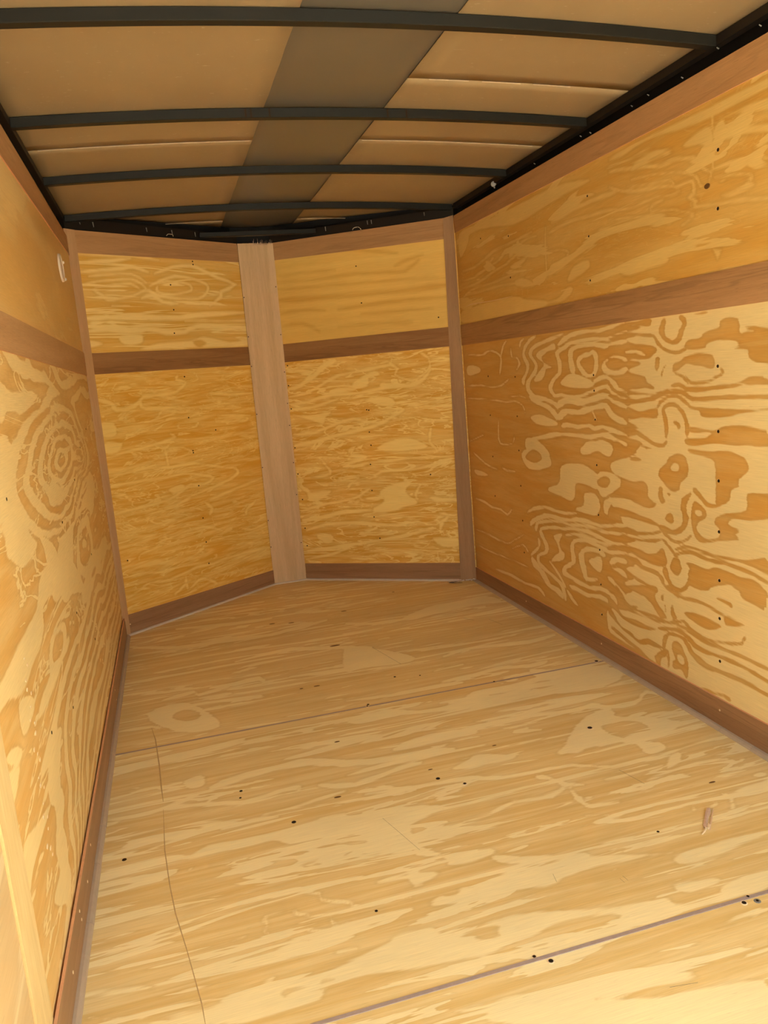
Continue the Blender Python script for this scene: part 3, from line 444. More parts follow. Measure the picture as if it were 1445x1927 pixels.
  ('-p',"2343 237 2301 228 2275 203 2242 193 2177 200 2122 198 2063 201 2122 183 2191 177 2256 181 2303 199 2344 208"),
  ('-s',"2057 204 2028 210 1995 219 1974 223 1956 224 1935 223 1917 217 1901 208 1881 200 1854 197 1825 197 1795 203 1763 207 1727 206 1690 207 1663 208 1641 206 1622 203 1591 201 1522 198 1460 201 1458 206 1515 211 1585 211 1614 215 1633 219 1658 218 1683 219 1719 221 1758 218 1790 215 1817 213 1844 213 1868 215 1885 223 1902 231 1925 235 1946 239 1969 237 1993 231 2028 221 2057 210"),
  ('-s',"1963 243 1945 243 1922 244 1905 239 1883 235 1854 231 1824 230 1801 230 1776 233 1744 235 1710 235 1679 235 1648 235 1624 234 1590 234 1521 231 1460 233 1459 236 1516 242 1585 244 1618 245 1642 245 1673 246 1705 246 1740 243 1772 242 1795 241 1818 240 1846 243 1875 245 1895 251 1916 253 1940 252 1960 249"),
  ('-s',"2026 147 2019 164 2013 182 2009 193 2003 200 1986 205 1965 208 1947 209 1932 206 1920 195 1909 183 1898 173 1881 167 1858 160 1826 159 1791 159 1755 161 1722 163 1690 165 1657 165 1628 165 1614 165 1590 164 1521 166 1459 170 1457 175 1516 176 1585 175 1608 175 1622 176 1651 178 1683 179 1716 177 1749 173 1784 172 1818 172 1845 176 1869 180 1881 187 1892 195 1904 207 1919 218 1938 222 1959 221 1984 217 2008 208 2025 195 2034 179 2037 160 2034 145"),
  ('-p',"1895 187 1855 180 1812 168 1798 157 1841 155 1880 165"),
  ('-p',"1985 182 1963 195 1942 189 1926 166 1911 147 1912 102 1923 91 1943 111 1981 101 1986 121 1970 134 1985 157"),
  ('+p',"1964 150 1942 158 1927 142 1938 127 1959 134"),
  ('-s',"2010 149 2012 131 2011 112 2012 99 2012 91 2007 92 2002 102 2000 116 2001 135 2006 151"),
  ('-p',"2077 112 2030 146 2008 150 2019 128 2043 109 2049 84 2072 91"),
  ('-p',"2344 204 2310 185 2271 153 2212 148 2168 135 2117 156 2070 155 2030 150 2071 140 2112 137 2156 123 2200 132 2258 141 2305 159 2346 175"),
  ('-s',"2337 128 2324 121 2300 116 2270 111 2239 104 2209 101 2181 96 2146 89 2117 85 2111 91 2136 99 2170 107 2200 111 2227 116 2258 122 2286 129 2311 134 2332 132"),
  ('-s',"1859 85 1834 83 1802 87 1776 93 1756 96 1741 93 1729 93 1723 99 1732 105 1750 107 1772 103 1796 99 1827 97 1855 91"),
  ('-s',"1783 377 1758 373 1732 370 1729 368 1727 367 1721 367 1717 374 1725 380 1752 382 1780 382"),
  ('-p',"1715 431 1629 455 1589 439 1589 396 1633 398 1682 406 1690 419"),
  ('+s',"3510 1494 3449 1489 3371 1486 3304 1496 3242 1506 3191 1514 3146 1521 3094 1524 3037 1525 2970 1526 2903 1528 2836 1531 2790 1537 2794 1541 2845 1540 2911 1536 2977 1535 3045 1534 3103 1534 3158 1531 3208 1524 3256 1514 3316 1504 3383 1498 3454 1497 3512 1498"),
  ('+s',"3532 1453 3464 1447 3380 1446 3306 1453 3238 1464 3163 1471 3095 1479 3060 1492 3027 1503 2967 1506 2905 1508 2862 1514 2828 1519 2788 1517 2757 1516 2758 1519 2791 1524 2834 1526 2872 1521 2913 1516 2975 1514 3039 1511 3074 1499 3108 1487 3172 1479 3248 1472 3320 1463 3388 1454 3468 1455 3533 1456"),
  ('+s',"3523 1417 3428 1415 3318 1418 3239 1429 3169 1440 3102 1446 3035 1453 2967 1466 2908 1479 2858 1483 2814 1483 2766 1476 2727 1471 2726 1475 2765 1485 2818 1492 2866 1493 2918 1487 2980 1475 3045 1460 3111 1454 3181 1449 3253 1438 3330 1428 3435 1424 3526 1421"),
  ('+s',"3513 1376 3475 1386 3414 1397 3310 1400 3203 1400 3124 1401 3054 1403 2977 1405 2921 1408 2923 1411 2982 1412 3060 1411 3129 1409 3207 1406 3315 1407 3422 1405 3489 1393 3522 1380"),
  ('+s',"3487 1382 3384 1379 3266 1379 3173 1378 3092 1377 3023 1372 2965 1370 2915 1373 2884 1378 2888 1382 2921 1380 2968 1377 3025 1380 3095 1384 3177 1387 3270 1387 3390 1389 3490 1387"),
  ('+s',"2669 1447 2622 1442 2572 1435 2544 1428 2531 1421 2536 1416 2544 1410 2541 1408 2528 1412 2521 1421 2540 1431 2571 1440 2623 1446 2669 1449"),
  ('+s',"2648 1401 2566 1401 2567 1402 2649 1404"),
  ('+s',"2399 1431 2361 1442 2315 1452 2266 1449 2228 1447 2229 1450 2269 1457 2320 1458 2367 1447 2402 1433"),
  ('+s',"2661 1506 2627 1507 2585 1513 2537 1514 2485 1515 2432 1512 2379 1507 2333 1505 2293 1503 2252 1499 2222 1497 2223 1501 2254 1507 2296 1511 2338 1514 2383 1516 2435 1519 2490 1523 2544 1523 2592 1520 2637 1517 2666 1510"),
  ('+s',"2640 1539 2582 1538 2517 1544 2460 1546 2407 1548 2356 1548 2307 1546 2255 1545 2219 1547 2221 1552 2262 1558 2315 1561 2365 1562 2418 1563 2473 1562 2529 1558 2597 1554 2646 1545"),
  ('+s',"2688 1535 2694 1509 2699 1468 2697 1405 2694 1351 2689 1350 2688 1404 2687 1466 2685 1508 2684 1535"),
  ('+p',"2999 1442 2877 1457 2838 1459 2878 1441 2950 1426"),
  ('+p',"2966 1378 2895 1385 2794 1352 2813 1342 2928 1356"),
  ('+p',"2541 1331 2492 1369 2404 1377 2392 1354 2450 1337 2511 1327"),
  ('+p',"3522 1664 3286 1662 3003 1658 2806 1656 2592 1653 2442 1635 2373 1618 2518 1614 2679 1606 2813 1595 2959 1595 3172 1627 3391 1640 3423 1608 3528 1558"),
  ('+p',"2803 1271 2627 1273 2544 1305 2506 1297 2546 1272 2628 1262"),
  ('+p',"3542 1320 3216 1327 2973 1323 2856 1297 2712 1278 2714 1258 3002 1256 3538 1264"),
  ('+s',"2260 1615 2223 1607 2174 1598 2120 1589 2071 1580 2035 1569 2002 1562 1972 1561 1946 1563 1916 1559 1887 1553 1860 1546 1843 1539 1838 1532 1834 1520 1816 1507 1798 1500 1795 1503 1808 1513 1824 1522 1827 1531 1834 1544 1858 1554 1887 1561 1918 1568 1951 1572 1979 1571 2004 1570 2034 1579 2071 1589 2123 1599 2176 1609 2225 1616 2261 1620"),
  ('+s',"2264 1571 2238 1557 2199 1543 2159 1532 2115 1523 2063 1516 2015 1511 1978 1504 1951 1500 1941 1495 1928 1490 1901 1493 1877 1494 1868 1491 1864 1487 1863 1476 1865 1466 1874 1463 1886 1458 1869 1447 1855 1439 1859 1436 1866 1429 1850 1423 1830 1420 1800 1416 1765 1412 1727 1408 1686 1403 1644 1397 1593 1389 1517 1375 1456 1365 1456 1368 1517 1381 1594 1395 1645 1404 1688 1411 1729 1416 1766 1419 1802 1423 1831 1427 1850 1430 1854 1430 1851 1432 1844 1440 1861 1452 1872 1458 1868 1457 1853 1460 1850 1473 1853 1487 1862 1497 1880 1501 1906 1500 1932 1499 1938 1500 1950 1505 1979 1513 2017 1518 2066 1525 2116 1532 2158 1541 2196 1550 2232 1565 2262 1574"),
  ('+s',"2145 1564 2095 1557 2042 1551 2016 1546 1992 1541 1953 1535 1913 1527 1878 1514 1852 1501 1842 1489 1838 1478 1829 1470 1821 1468 1819 1470 1824 1474 1831 1478 1835 1489 1846 1504 1875 1519 1913 1531 1954 1540 1993 1548 2017 1552 2044 1556 2097 1563 2145 1567"),
  ('+s',"2165 1548 2108 1539 2043 1528 1995 1524 1961 1518 1948 1510 1941 1503 1939 1503 1943 1512 1960 1523 1997 1528 2045 1534 2109 1543 2165 1551"),
  ('+s',"2267 1504 2217 1493 2161 1484 2127 1483 2097 1484 2062 1487 2027 1488 1993 1484 1961 1477 1932 1475 1914 1478 1915 1480 1935 1482 1963 1483 1994 1488 2029 1495 2066 1493 2102 1491 2130 1488 2162 1490 2218 1498 2267 1507"),
  ('+s',"2051 1457 2047 1463 2038 1469 2012 1472 1988 1475 1990 1478 2016 1477 2043 1473 2053 1465 2054 1458"),
  ('+s',"2052 1456 2010 1449 1963 1441 1935 1433 1911 1426 1881 1417 1863 1410 1868 1408 1883 1402 1899 1397 1913 1392 1910 1389 1895 1393 1878 1398 1862 1403 1857 1412 1880 1422 1910 1430 1934 1439 1963 1446 2011 1454 2053 1459"),
  ('+s',"2269 1476 2209 1465 2137 1455 2075 1446 2030 1442 2030 1444 2076 1452 2138 1461 2209 1471 2269 1478"),
  ('+s',"2270 1436 2236 1437 2201 1440 2181 1441 2170 1442 2171 1444 2184 1446 2204 1445 2241 1443 2272 1439"),
  ('+s',"1780 1657 1786 1627 1789 1592 1793 1570 1793 1552 1789 1536 1786 1522 1787 1510 1791 1500 1796 1488 1798 1479 1795 1477 1789 1486 1783 1498 1781 1508 1778 1520 1782 1534 1785 1550 1784 1568 1783 1590 1778 1625 1777 1656"),
  ('+s',"1778 1481 1753 1476 1720 1472 1686 1465 1658 1459 1649 1454 1650 1452 1658 1446 1673 1439 1697 1436 1718 1432 1716 1429 1693 1430 1668 1434 1651 1440 1642 1448 1644 1457 1658 1463 1687 1471 1721 1476 1754 1482 1779 1483"),
  ('+s',"1777 1500 1750 1498 1718 1496 1689 1495 1657 1488 1631 1484 1593 1476 1519 1459 1458 1449 1458 1452 1520 1468 1594 1483 1632 1492 1659 1499 1691 1503 1723 1507 1756 1508 1779 1505"),
  ('+p',"2216 1323 2176 1332 2094 1323 2034 1338 1972 1318 1989 1304 2065 1302 2158 1294 2210 1308"),
  ('+p',"1901 1588 1856 1605 1790 1606 1786 1556 1838 1577"),
  ('+p',"1752 1433 1700 1435 1658 1439 1638 1432 1679 1425 1721 1423"),
  ('+p',"2258 1652 2068 1660 1855 1652 1719 1653 1595 1650 1461 1648 1461 1625 1595 1630 1720 1629 1785 1627 1905 1635 2068 1651 2192 1642"),
  ('+p',"1782 1578 1763 1607 1699 1614 1638 1613 1595 1607 1460 1582 1459 1509 1594 1537 1678 1554 1742 1561"),
  ('-p',"1737 1610 1678 1602 1594 1584 1459 1548 1459 1524 1594 1555 1678 1573 1728 1588"),
  ('+p',"1785 1310 1753 1302 1767 1283"),
 ],
 'FL':[
  ('+s',"40 1527 72 1533 114 1544 153 1548 195 1552 238 1557 278 1559 304 1551 325 1540 341 1529 346 1522 338 1521 324 1517 324 1513 340 1513 357 1521 348 1534 332 1547 311 1560 280 1568 239 1566 195 1559 154 1556 114 1551 71 1542 39 1531"),
  ('+s',"83 1513 100 1498 124 1485 134 1474 148 1466 179 1467 214 1475 249 1481 282 1488 305 1497 324 1505 344 1510 361 1510 379 1501 405 1488 440 1483 482 1478 537 1476 592 1474 633 1479 666 1488 692 1508 707 1529 707 1546 693 1559 660 1571 617 1580 567 1588 514 1590 465 1577 423 1563 388 1548 366 1535 368 1531 393 1539 428 1551 468 1567 513 1577 563 1576 612 1570 653 1560 682 1548 693 1540 692 1531 681 1514 659 1499 632 1490 594 1487 540 1486 486 1491 444 1494 412 1501 389 1512 367 1523 343 1521 321 1514 302 1505 280 1496 248 1490 214 1485 179 1480 152 1476 142 1481 133 1494 109 1508 86 1517"),
  ('+s',"97 1519 139 1524 192 1533 236 1537 274 1538 299 1527 317 1519 319 1522 305 1536 277 1545 237 1545 192 1540 139 1532 97 1522"),
  ('+s',"413 1541 403 1530 399 1515 416 1504 443 1496 485 1497 531 1502 571 1509 602 1519 611 1535 600 1549 582 1556 555 1561 511 1563 468 1564 440 1558 423 1550 424 1547 441 1550 467 1554 509 1554 551 1550 577 1547 591 1542 597 1532 596 1525 570 1516 530 1510 486 1506 446 1506 421 1511 411 1520 413 1529 418 1539"),
  ('+s',"404 1588 449 1600 507 1616 562 1624 614 1627 651 1619 684 1607 718 1594 758 1579 823 1566 859 1554 826 1546 771 1526 764 1508 764 1501 729 1477 693 1454 697 1449 738 1467 782 1490 783 1508 782 1513 835 1529 883 1558 831 1578 768 1594 729 1607 694 1620 660 1633 619 1641 563 1640 505 1630 445 1612 402 1593"),
  ('+s',"75 1565 113 1566 167 1572 225 1580 281 1581 323 1565 354 1548 358 1551 329 1572 284 1590 226 1587 167 1580 114 1576 75 1569"),
  ('+s',"36 1579 81 1582 139 1591 196 1594 247 1599 276 1606 298 1607 338 1598 375 1592 378 1598 345 1612 302 1620 276 1618 247 1613 197 1608 140 1601 81 1594 36 1583"),
  ('+s',"31 1619 95 1620 176 1625 243 1636 293 1648 293 1656 244 1652 177 1644 97 1635 32 1625"),
  ('+s',"30 1650 156 1652 306 1655 390 1651 439 1649 441 1653 393 1661 309 1666 158 1663 31 1656"),
  ('+s',"34 1387 77 1383 137 1389 201 1388 264 1390 313 1390 363 1384 433 1387 506 1387 554 1389 619 1397 771 1404 918 1417 919 1427 773 1428 620 1421 554 1416 507 1408 436 1406 368 1411 318 1411 268 1416 204 1414 139 1407 79 1407 35 1398"),
  ('+s',"26 1335 70 1335 128 1337 192 1331 254 1326 292 1328 322 1336 372 1330 428 1319 482 1319 534 1322 564 1333 610 1344 770 1341 931 1338 934 1353 774 1364 612 1367 556 1356 531 1343 486 1343 436 1348 379 1352 325 1357 290 1355 257 1347 198 1355 132 1361 70 1355 26 1344"),
  ('+s',"540 1377 912 1377 913 1384 540 1382"),
  ('+s',"319 1478 347 1482 377 1484 398 1473 428 1459 475 1453 515 1457 517 1466 479 1471 436 1474 412 1489 385 1504 346 1497 318 1485"),
  ('+s',"164 1444 254 1445 254 1450 165 1449"),
  ('+p',"181 1316 254 1325 299 1319 287 1285 202 1282"),
  ('+p',"290 1263 382 1283 563 1290 642 1307 797 1278 924 1288 919 1256 596 1256 309 1256"),
  ('-p',"570 1284 616 1292 653 1276 604 1259"),
  ('+p',"32 1302 96 1290 57 1275 27 1276"),
  ('+s',"458 1138 447 1127 443 1107 475 1100 492 1097 474 1081 439 1064 411 1059 375 1059 314 1058 259 1055 237 1038 234 1019 238 1002 265 988 348 984 431 989 431 994 349 998 267 1000 248 1009 251 1020 249 1032 262 1041 314 1044 374 1043 412 1046 444 1053 483 1073 509 1098 482 1113 457 1119 459 1124 465 1135"),
  ('+s',"36 1049 62 1037 91 1025 96 1009 116 993 162 993 210 1002 238 1018 248 1035 242 1040 225 1032 203 1020 160 1012 121 1010 117 1020 104 1039 70 1052 40 1058"),
  ('+s',"341 973 377 969 420 967 439 960 463 954 519 952 561 950 548 950 506 943 443 941 386 942 365 938 361 932 364 929 368 930 386 932 443 933 507 933 551 943 566 959 520 961 464 961 443 968 422 975 378 979 341 977"),
  ('+s',"28 721 58 718 101 719 151 724 210 726 278 720 351 711 418 711 487 709 574 689 657 666 709 656 737 646 746 638 740 628 718 617 679 606 623 596 561 585 502 576 446 565 398 550 358 538 320 535 293 534 293 530 321 525 362 526 404 539 450 556 505 566 564 575 627 584 684 595 725 606 751 620 759 638 745 657 712 664 660 675 577 699 488 720 417 723 351 720 279 728 210 735 150 731 100 727 57 726 28 724"),
  ('+s',"34 672 75 671 133 670 199 669 272 666 347 669 419 669 481 659 531 645 572 634 587 628 569 619 533 610 496 616 456 623 420 611 388 595 362 584 327 574 259 567 182 563 105 561 46 556 47 552 106 551 183 554 260 558 329 564 368 573 395 585 427 600 458 611 495 606 535 599 576 608 601 627 577 644 535 655 483 668 420 679 346 679 271 678 199 679 133 682 74 681 33 678"),
  ('+s',"33 631 65 627 97 623 102 616 106 608 111 609 113 620 100 633 65 637 33 636"),
  ('+s',"29 802 85 804 156 811 211 816 261 821 309 828 350 834 384 840 409 849 396 866 377 873 374 868 388 858 395 855 381 851 347 846 306 838 259 832 209 826 155 821 84 814 28 806"),
  ('+s',"321 788 331 803 333 810 336 768 343 723 347 723 348 769 341 812 323 807 317 789"),
  ('+s',"357 800 394 798 437 793 470 778 494 764 497 766 475 784 440 802 394 806 357 804"),
  ('+s',"664 924 715 917 780 911 835 906 876 904 876 908 836 913 781 919 717 925 665 928"),
  ('+s',"729 343 756 329 799 319 857 324 904 335 900 342 852 336 798 331 760 340 731 349"),
  ('+s',"126 325 127 333 137 344 195 352 252 362 251 366 192 361 134 350 119 337 123 325"),
  ('+s',"288 116 323 128 359 148 366 180 356 197 353 157 361 113 397 126 435 146 464 142 492 131 517 114 537 101 541 104 524 121 496 138 465 152 430 156 391 133 366 119 364 156 365 195 356 182 349 155 317 135 286 119"),
  ('+s',"33 260 77 258 135 256 192 244 247 234 293 236 323 243 322 246 290 244 246 242 193 253 135 264 76 266 32 264"),
  ('+s',"111 184 132 194 163 205 209 196 270 189 349 198 427 207 483 204 531 201 569 207 625 212 771 207 912 204 911 210 769 220 623 223 565 218 529 212 481 216 424 218 346 206 268 198 209 208 162 213 127 203 108 188"),
  ('+s',"519 520 536 498 556 480 549 467 540 454 546 449 563 460 571 482 551 508 523 523"),
  ('+s',"779 406 780 416 784 429 818 447 850 467 845 472 808 459 773 437 765 419 770 406"),
  ('+s',"39 166 118 188 116 192 37 170"),
  ('+s',"632 1036 682 1026 753 1017 839 1015 910 1015 911 1020 839 1024 755 1029 685 1036 633 1041"),
  ('+s',"706 979 904 975 905 980 706 983"),
  ('+s',"750 816 903 839 902 844 748 821"),
  ('+s',"555 519 630 529 729 546 830 561 910 575 908 581 826 572 724 559 625 542 552 525"),
  ('+s',"301 389 390 394 495 396 563 375 610 354 613 360 568 386 495 407 388 404 300 394"),
  ('+s',"58 460 179 447 179 450 58 464"),
  ('+p',"27 953 97 946 95 894 31 895"),
  ('+p',"26 867 122 856 89 819 31 821"),
  ('+p',"328 613 397 627 424 603 361 589"),
 ],
 'FR':[
  ('+p',"2 1671 407 1682 902 1666 886 1250 567 1243 5 1244"),
  ('-s',"2 1552 69 1547 152 1544 222 1540 292 1540 358 1544 428 1546 513 1541 593 1533 644 1527 686 1530 730 1552 760 1577 756 1582 723 1562 682 1540 644 1540 593 1546 514 1552 428 1560 357 1557 291 1554 222 1555 152 1556 69 1558 3 1557"),
  ('-s',"3 1524 66 1517 148 1515 228 1512 308 1510 380 1506 457 1502 551 1496 655 1492 782 1483 883 1480 883 1484 782 1494 655 1500 551 1507 457 1511 380 1515 308 1518 228 1522 149 1524 66 1529 3 1528"),
  ('-s',"7 1462 83 1452 178 1450 253 1449 330 1447 422 1442 519 1439 618 1435 715 1429 811 1431 881 1442 880 1452 809 1457 714 1455 619 1455 519 1462 422 1468 330 1471 253 1473 178 1476 83 1480 7 1475"),
  ('-s',"324 1388 378 1385 448 1390 503 1394 581 1393 742 1391 883 1390 883 1397 742 1404 581 1410 502 1406 446 1404 376 1403 323 1394"),
  ('-s',"14 1336 66 1336 127 1335 176 1312 214 1292 218 1298 183 1324 131 1348 66 1351 13 1343"),
  ('-s',"379 1672 418 1662 471 1654 520 1644 568 1634 616 1624 652 1619 653 1625 617 1633 570 1643 522 1653 472 1664 420 1674 379 1676"),
  ('-s',"315 1307 388 1301 479 1299 565 1297 638 1290 680 1288 703 1292 703 1298 681 1304 638 1306 565 1309 479 1316 388 1318 315 1314"),
  ('-s',"21 1584 78 1583 156 1585 251 1580 329 1580 329 1585 252 1593 156 1596 78 1595 21 1590"),
  ('-s',"14 1401 72 1402 143 1403 206 1396 254 1390 255 1395 208 1406 144 1416 72 1414 13 1407"),
  ('-s',"444 1358 496 1354 577 1352 703 1348 810 1345 810 1350 703 1358 577 1366 496 1367 444 1363"),
  ('-s',"635 1562 665 1569 703 1581 745 1589 779 1598 778 1603 742 1600 699 1592 660 1580 633 1567"),
  ('+s',"9 1017 42 1014 88 1026 142 1054 190 1085 218 1103 236 1119 267 1128 289 1145 285 1155 255 1156 222 1140 198 1125 175 1104 127 1075 77 1047 36 1038 7 1028"),
  ('+s',"11 978 56 979 117 988 176 1014 230 1040 267 1054 302 1065 352 1072 406 1077 457 1081 503 1087 546 1093 577 1098 577 1104 545 1104 501 1102 455 1097 405 1089 351 1085 299 1079 261 1069 224 1051 170 1025 112 1002 55 992 10 986"),
  ('+s',"13 938 53 937 110 942 182 956 257 969 326 970 396 968 466 974 534 982 605 982 669 985 711 996 741 1013 766 1040 781 1064 775 1068 756 1049 730 1027 704 1012 667 1003 605 1001 533 1000 464 991 395 982 326 985 255 988 178 973 108 956 52 951 13 946"),
  ('+s',"585 1145 575 1125 572 1100 589 1085 603 1078 594 1067 589 1048 613 1032 642 1022 663 1014 683 1012 705 1018 726 1029 754 1047 777 1070 781 1095 773 1118 753 1136 734 1146 731 1142 747 1129 765 1114 770 1095 767 1075 747 1055 721 1037 701 1027 682 1023 665 1025 646 1031 617 1041 596 1051 604 1062 614 1081 597 1094 581 1102 585 1123 590 1143"),
  ('+s',"3 912 64 908 143 914 226 932 290 954 288 959 223 946 141 927 64 924 3 920"),
  ('+s',"10 784 62 779 129 781 186 796 242 815 298 833 355 841 418 823 485 809 549 835 593 869 589 875 542 847 484 820 422 835 356 855 295 845 237 829 182 811 127 796 63 794 11 792"),
  ('+s',"12 721 60 724 125 730 187 746 250 760 314 769 379 778 444 793 508 811 577 843 627 872 623 881 569 858 502 828 440 809 376 797 312 787 247 777 183 763 121 753 58 742 11 733"),
  ('+s',"314 676 333 688 334 702 322 690 319 660 365 645 401 642 385 646 348 639 305 633 269 626 292 603 332 596 380 602 419 617 417 625 377 621 332 614 298 619 285 615 307 618 350 622 390 632 413 655 371 665 329 671 337 684 349 706 321 700 308 682"),
  ('+s',"155 645 164 628 178 608 195 587 197 574 145 564 88 555 88 552 146 554 202 565 204 591 186 614 172 634 158 647"),
  ('+s',"425 618 490 619 571 623 638 627 706 630 794 631 864 632 864 636 794 638 706 639 637 636 570 632 490 629 425 623"),
  ('+s',"412 533 444 549 485 567 523 570 566 569 616 570 669 573 720 582 771 595 825 609 864 625 863 630 821 621 769 604 718 592 668 583 616 581 566 581 523 581 482 577 439 558 409 537"),
  ('+s',"254 532 277 535 306 540 336 542 349 544 329 533 298 516 289 502 291 492 295 492 299 498 305 507 335 525 360 543 337 553 305 551 275 545 253 535"),
  ('+s',"680 500 660 478 646 448 650 428 661 419 665 422 660 433 656 446 671 472 684 497"),
  ('+s',"10 373 77 386 162 408 246 419 317 431 356 448 380 463 402 474 414 486 412 490 395 487 372 475 351 458 315 442 244 432 161 419 75 400 9 378"),
  ('+s',"11 321 77 324 156 334 212 348 267 358 345 363 409 369 410 378 346 383 266 381 209 368 153 355 76 344 11 332"),
  ('+s',"29 267 82 279 151 295 222 300 296 300 369 296 437 290 493 284 542 282 586 291 614 306 612 311 582 305 542 296 496 300 440 306 371 311 297 315 223 316 150 311 78 294 27 274"),
  ('+s',"23 153 90 156 175 168 244 177 322 190 431 205 538 222 617 240 678 253 721 261 746 269 745 276 719 276 676 267 615 252 536 235 430 219 321 203 243 195 174 185 89 175 22 161"),
  ('+s',"11 111 84 119 172 135 244 161 293 187 291 193 239 174 169 149 83 131 10 117"),
  ('+s',"722 427 749 412 788 406 830 409 863 417 862 425 830 427 791 427 756 436 726 437"),
  ('+s',"764 348 791 339 811 334 799 328 775 310 764 282 761 260 769 258 778 278 788 301 808 318 823 340 796 354 766 355"),
  ('+s',"759 813 844 808 844 816 760 821"),
  ('+s',"741 152 743 91 749 92 746 152"),
  ('+s',"754 780 743 748 740 709 756 686 774 675 777 678 763 692 750 711 754 746 759 779"),
  ('+p',"350 1004 402 1045 487 1077 512 1056 457 1047 439 1004"),
  ('+p',"522 1017 635 1002 601 986 520 992"),
  ('+p',"15 889 102 880 233 892 201 864 183 832 121 856"),
  ('+p',"427 941 550 945 580 905 512 903"),
  ('+p',"466 691 545 727 647 734 730 691 669 675 540 675"),
  ('+p',"460 466 533 504 629 514 598 462 661 407 585 383 479 358 410 373 484 419"),
  ('+p',"9 508 60 499 80 478 191 481 143 442 67 430 57 472"),
  ('+p',"85 248 167 247 178 212 125 205"),
  ('+p',"728 219 855 218 852 178 773 179"),
 ],
 'LW':[
  ('+p',"2129 870 2271 834 2239 809 2137 803 2043 820 2045 846"),
  ('+p',"1828 783 1992 731 2028 690 1908 682 1867 713 1857 746"),
  ('+p',"2085 638 2254 634 2369 573 2440 500 2184 557 2056 566 1985 608"),
  ('+p',"1673 1113 1725 1102 1709 1066 1638 1039 1608 1037 1526 1038 1597 1124"),
  ('+p',"1797 1164 1914 1175 1915 1136 1860 1138"),
  ('+p',"2019 1169 2095 1169 2081 1132 2042 1138"),
  ('+p',"1524 940 1623 918 1632 893 1553 875 1458 863 1388 870 1456 953"),
  ('+p',"1230 544 1295 531 1341 504 1295 502 1241 528"),
  ('+p',"1356 551 1379 574 1455 555 1496 527 1430 514 1369 518"),
  ('+p',"1573 416 1686 392 1711 371 1635 351 1588 295 1511 308 1479 353"),
  ('+p',"1246 392 1356 362 1474 331 1374 329 1273 329 1228 316 1212 343"),
  ('+p',"1494 257 1539 256 1572 204 1538 158 1493 219"),
  ('+p',"1515 199 1518 105 1375 195 1447 201"),
 ],
 'FLR':[
  ('+p',"110 2642 232 2680 313 2543 341 2425 243 2429 158 2512"),
  ('-p',"194 2585 231 2615 278 2584 282 2527 240 2517 199 2552"),
  ('+s',"326 2765 366 2753 417 2746 466 2752 503 2755 515 2730 521 2706 528 2714 527 2757 509 2797 466 2796 418 2783 366 2784 326 2783"),
  ('+s',"20 2530 73 2521 129 2517 149 2495 157 2480 159 2486 152 2513 129 2535 71 2545 19 2540"),
  ('+s',"159 2728 216 2735 273 2748 274 2735 285 2708 351 2726 418 2758 417 2771 350 2756 284 2737 282 2750 273 2780 213 2768 157 2739"),
  ('+s',"283 2684 319 2677 359 2672 383 2671 397 2679 398 2689 383 2698 359 2698 318 2697 283 2694"),
  ('+s',"438 2989 529 3008 660 3014 828 2945 966 2883 971 2902 836 2986 666 3057 530 3040 438 3003"),
  ('+s',"28 3395 122 3328 233 3272 307 3262 385 3261 495 3249 617 3239 758 3273 876 3327 879 3349 763 3320 620 3281 497 3286 386 3309 307 3305 233 3314 121 3369 27 3413"),
  ('+s',"223 3555 342 3513 482 3481 581 3475 650 3488 651 3509 584 3522 484 3530 343 3559 222 3576"),
  ('+s',"615 2731 709 2710 816 2697 881 2699 922 2714 924 2725 886 2729 822 2729 713 2741 617 2746"),
  ('+p',"1186 3188 1338 3282 1478 3296 1629 3305 1660 3186 1530 3199 1325 3167 1215 3143"),
  ('+p',"872 2945 953 2901 1053 2778 1086 2696 1020 2668 886 2698 815 2695"),
  ('+p',"721 2285 849 2312 957 2259 1083 2259 1169 2313 1303 2314 1526 2344 1653 2315 1660 2274 1593 2166 1462 2166 1344 2193 1178 2181 1063 2208 892 2247 771 2247"),
  ('+p',"1287 1895 1383 1980 1442 2008 1483 1988 1375 1811 1286 1852"),
  ('-p',"1206 2262 1300 2264 1250 2256"),
  ('-p',"1346 2292 1445 2285 1390 2270"),
  ('-p',"1337 2245 1438 2245 1369 2229"),
  ('+s',"939 3234 982 3195 1046 3163 1125 3148 1195 3159 1199 3176 1135 3193 1054 3199 991 3230 943 3252"),
  ('+s',"1184 2657 1226 2666 1283 2683 1334 2679 1390 2669 1457 2646 1528 2633 1600 2647 1657 2670 1664 2687 1613 2680 1544 2672 1474 2685 1402 2697 1345 2709 1292 2710 1233 2696 1187 2672"),
  ('+s',"1105 2538 1224 2554 1228 2566 1108 2548"),
  ('+s',"1095 2431 1148 2426 1219 2432 1277 2443 1330 2448 1379 2435 1422 2418 1466 2419 1503 2435 1509 2450 1480 2453 1436 2448 1390 2461 1341 2478 1285 2469 1227 2458 1156 2454 1098 2443"),
  ('+s',"755 2432 820 2413 906 2397 991 2395 1070 2398 1125 2392 1162 2396 1166 2409 1135 2423 1078 2428 999 2426 912 2424 824 2434 757 2442"),
  ('+s',"909 2042 962 2045 1035 2052 1111 2058 1187 2060 1249 2057 1303 2048 1356 2038 1400 2030 1432 2041 1451 2045 1469 2017 1486 1994 1494 2004 1488 2041 1467 2071 1440 2063 1409 2051 1365 2057 1313 2070 1257 2078 1196 2086 1119 2083 1041 2077 966 2066 911 2052"),
  ('+s',"1085 2107 1129 2085 1190 2069 1263 2076 1325 2092 1326 2096 1266 2086 1193 2077 1132 2095 1087 2112"),
  ('+s',"13 2249 66 2238 137 2240 217 2242 296 2254 362 2264 408 2290 407 2308 360 2310 294 2293 213 2290 133 2284 60 2282 10 2270"),
  ('+s',"156 2135 196 2139 196 2146 156 2142"),
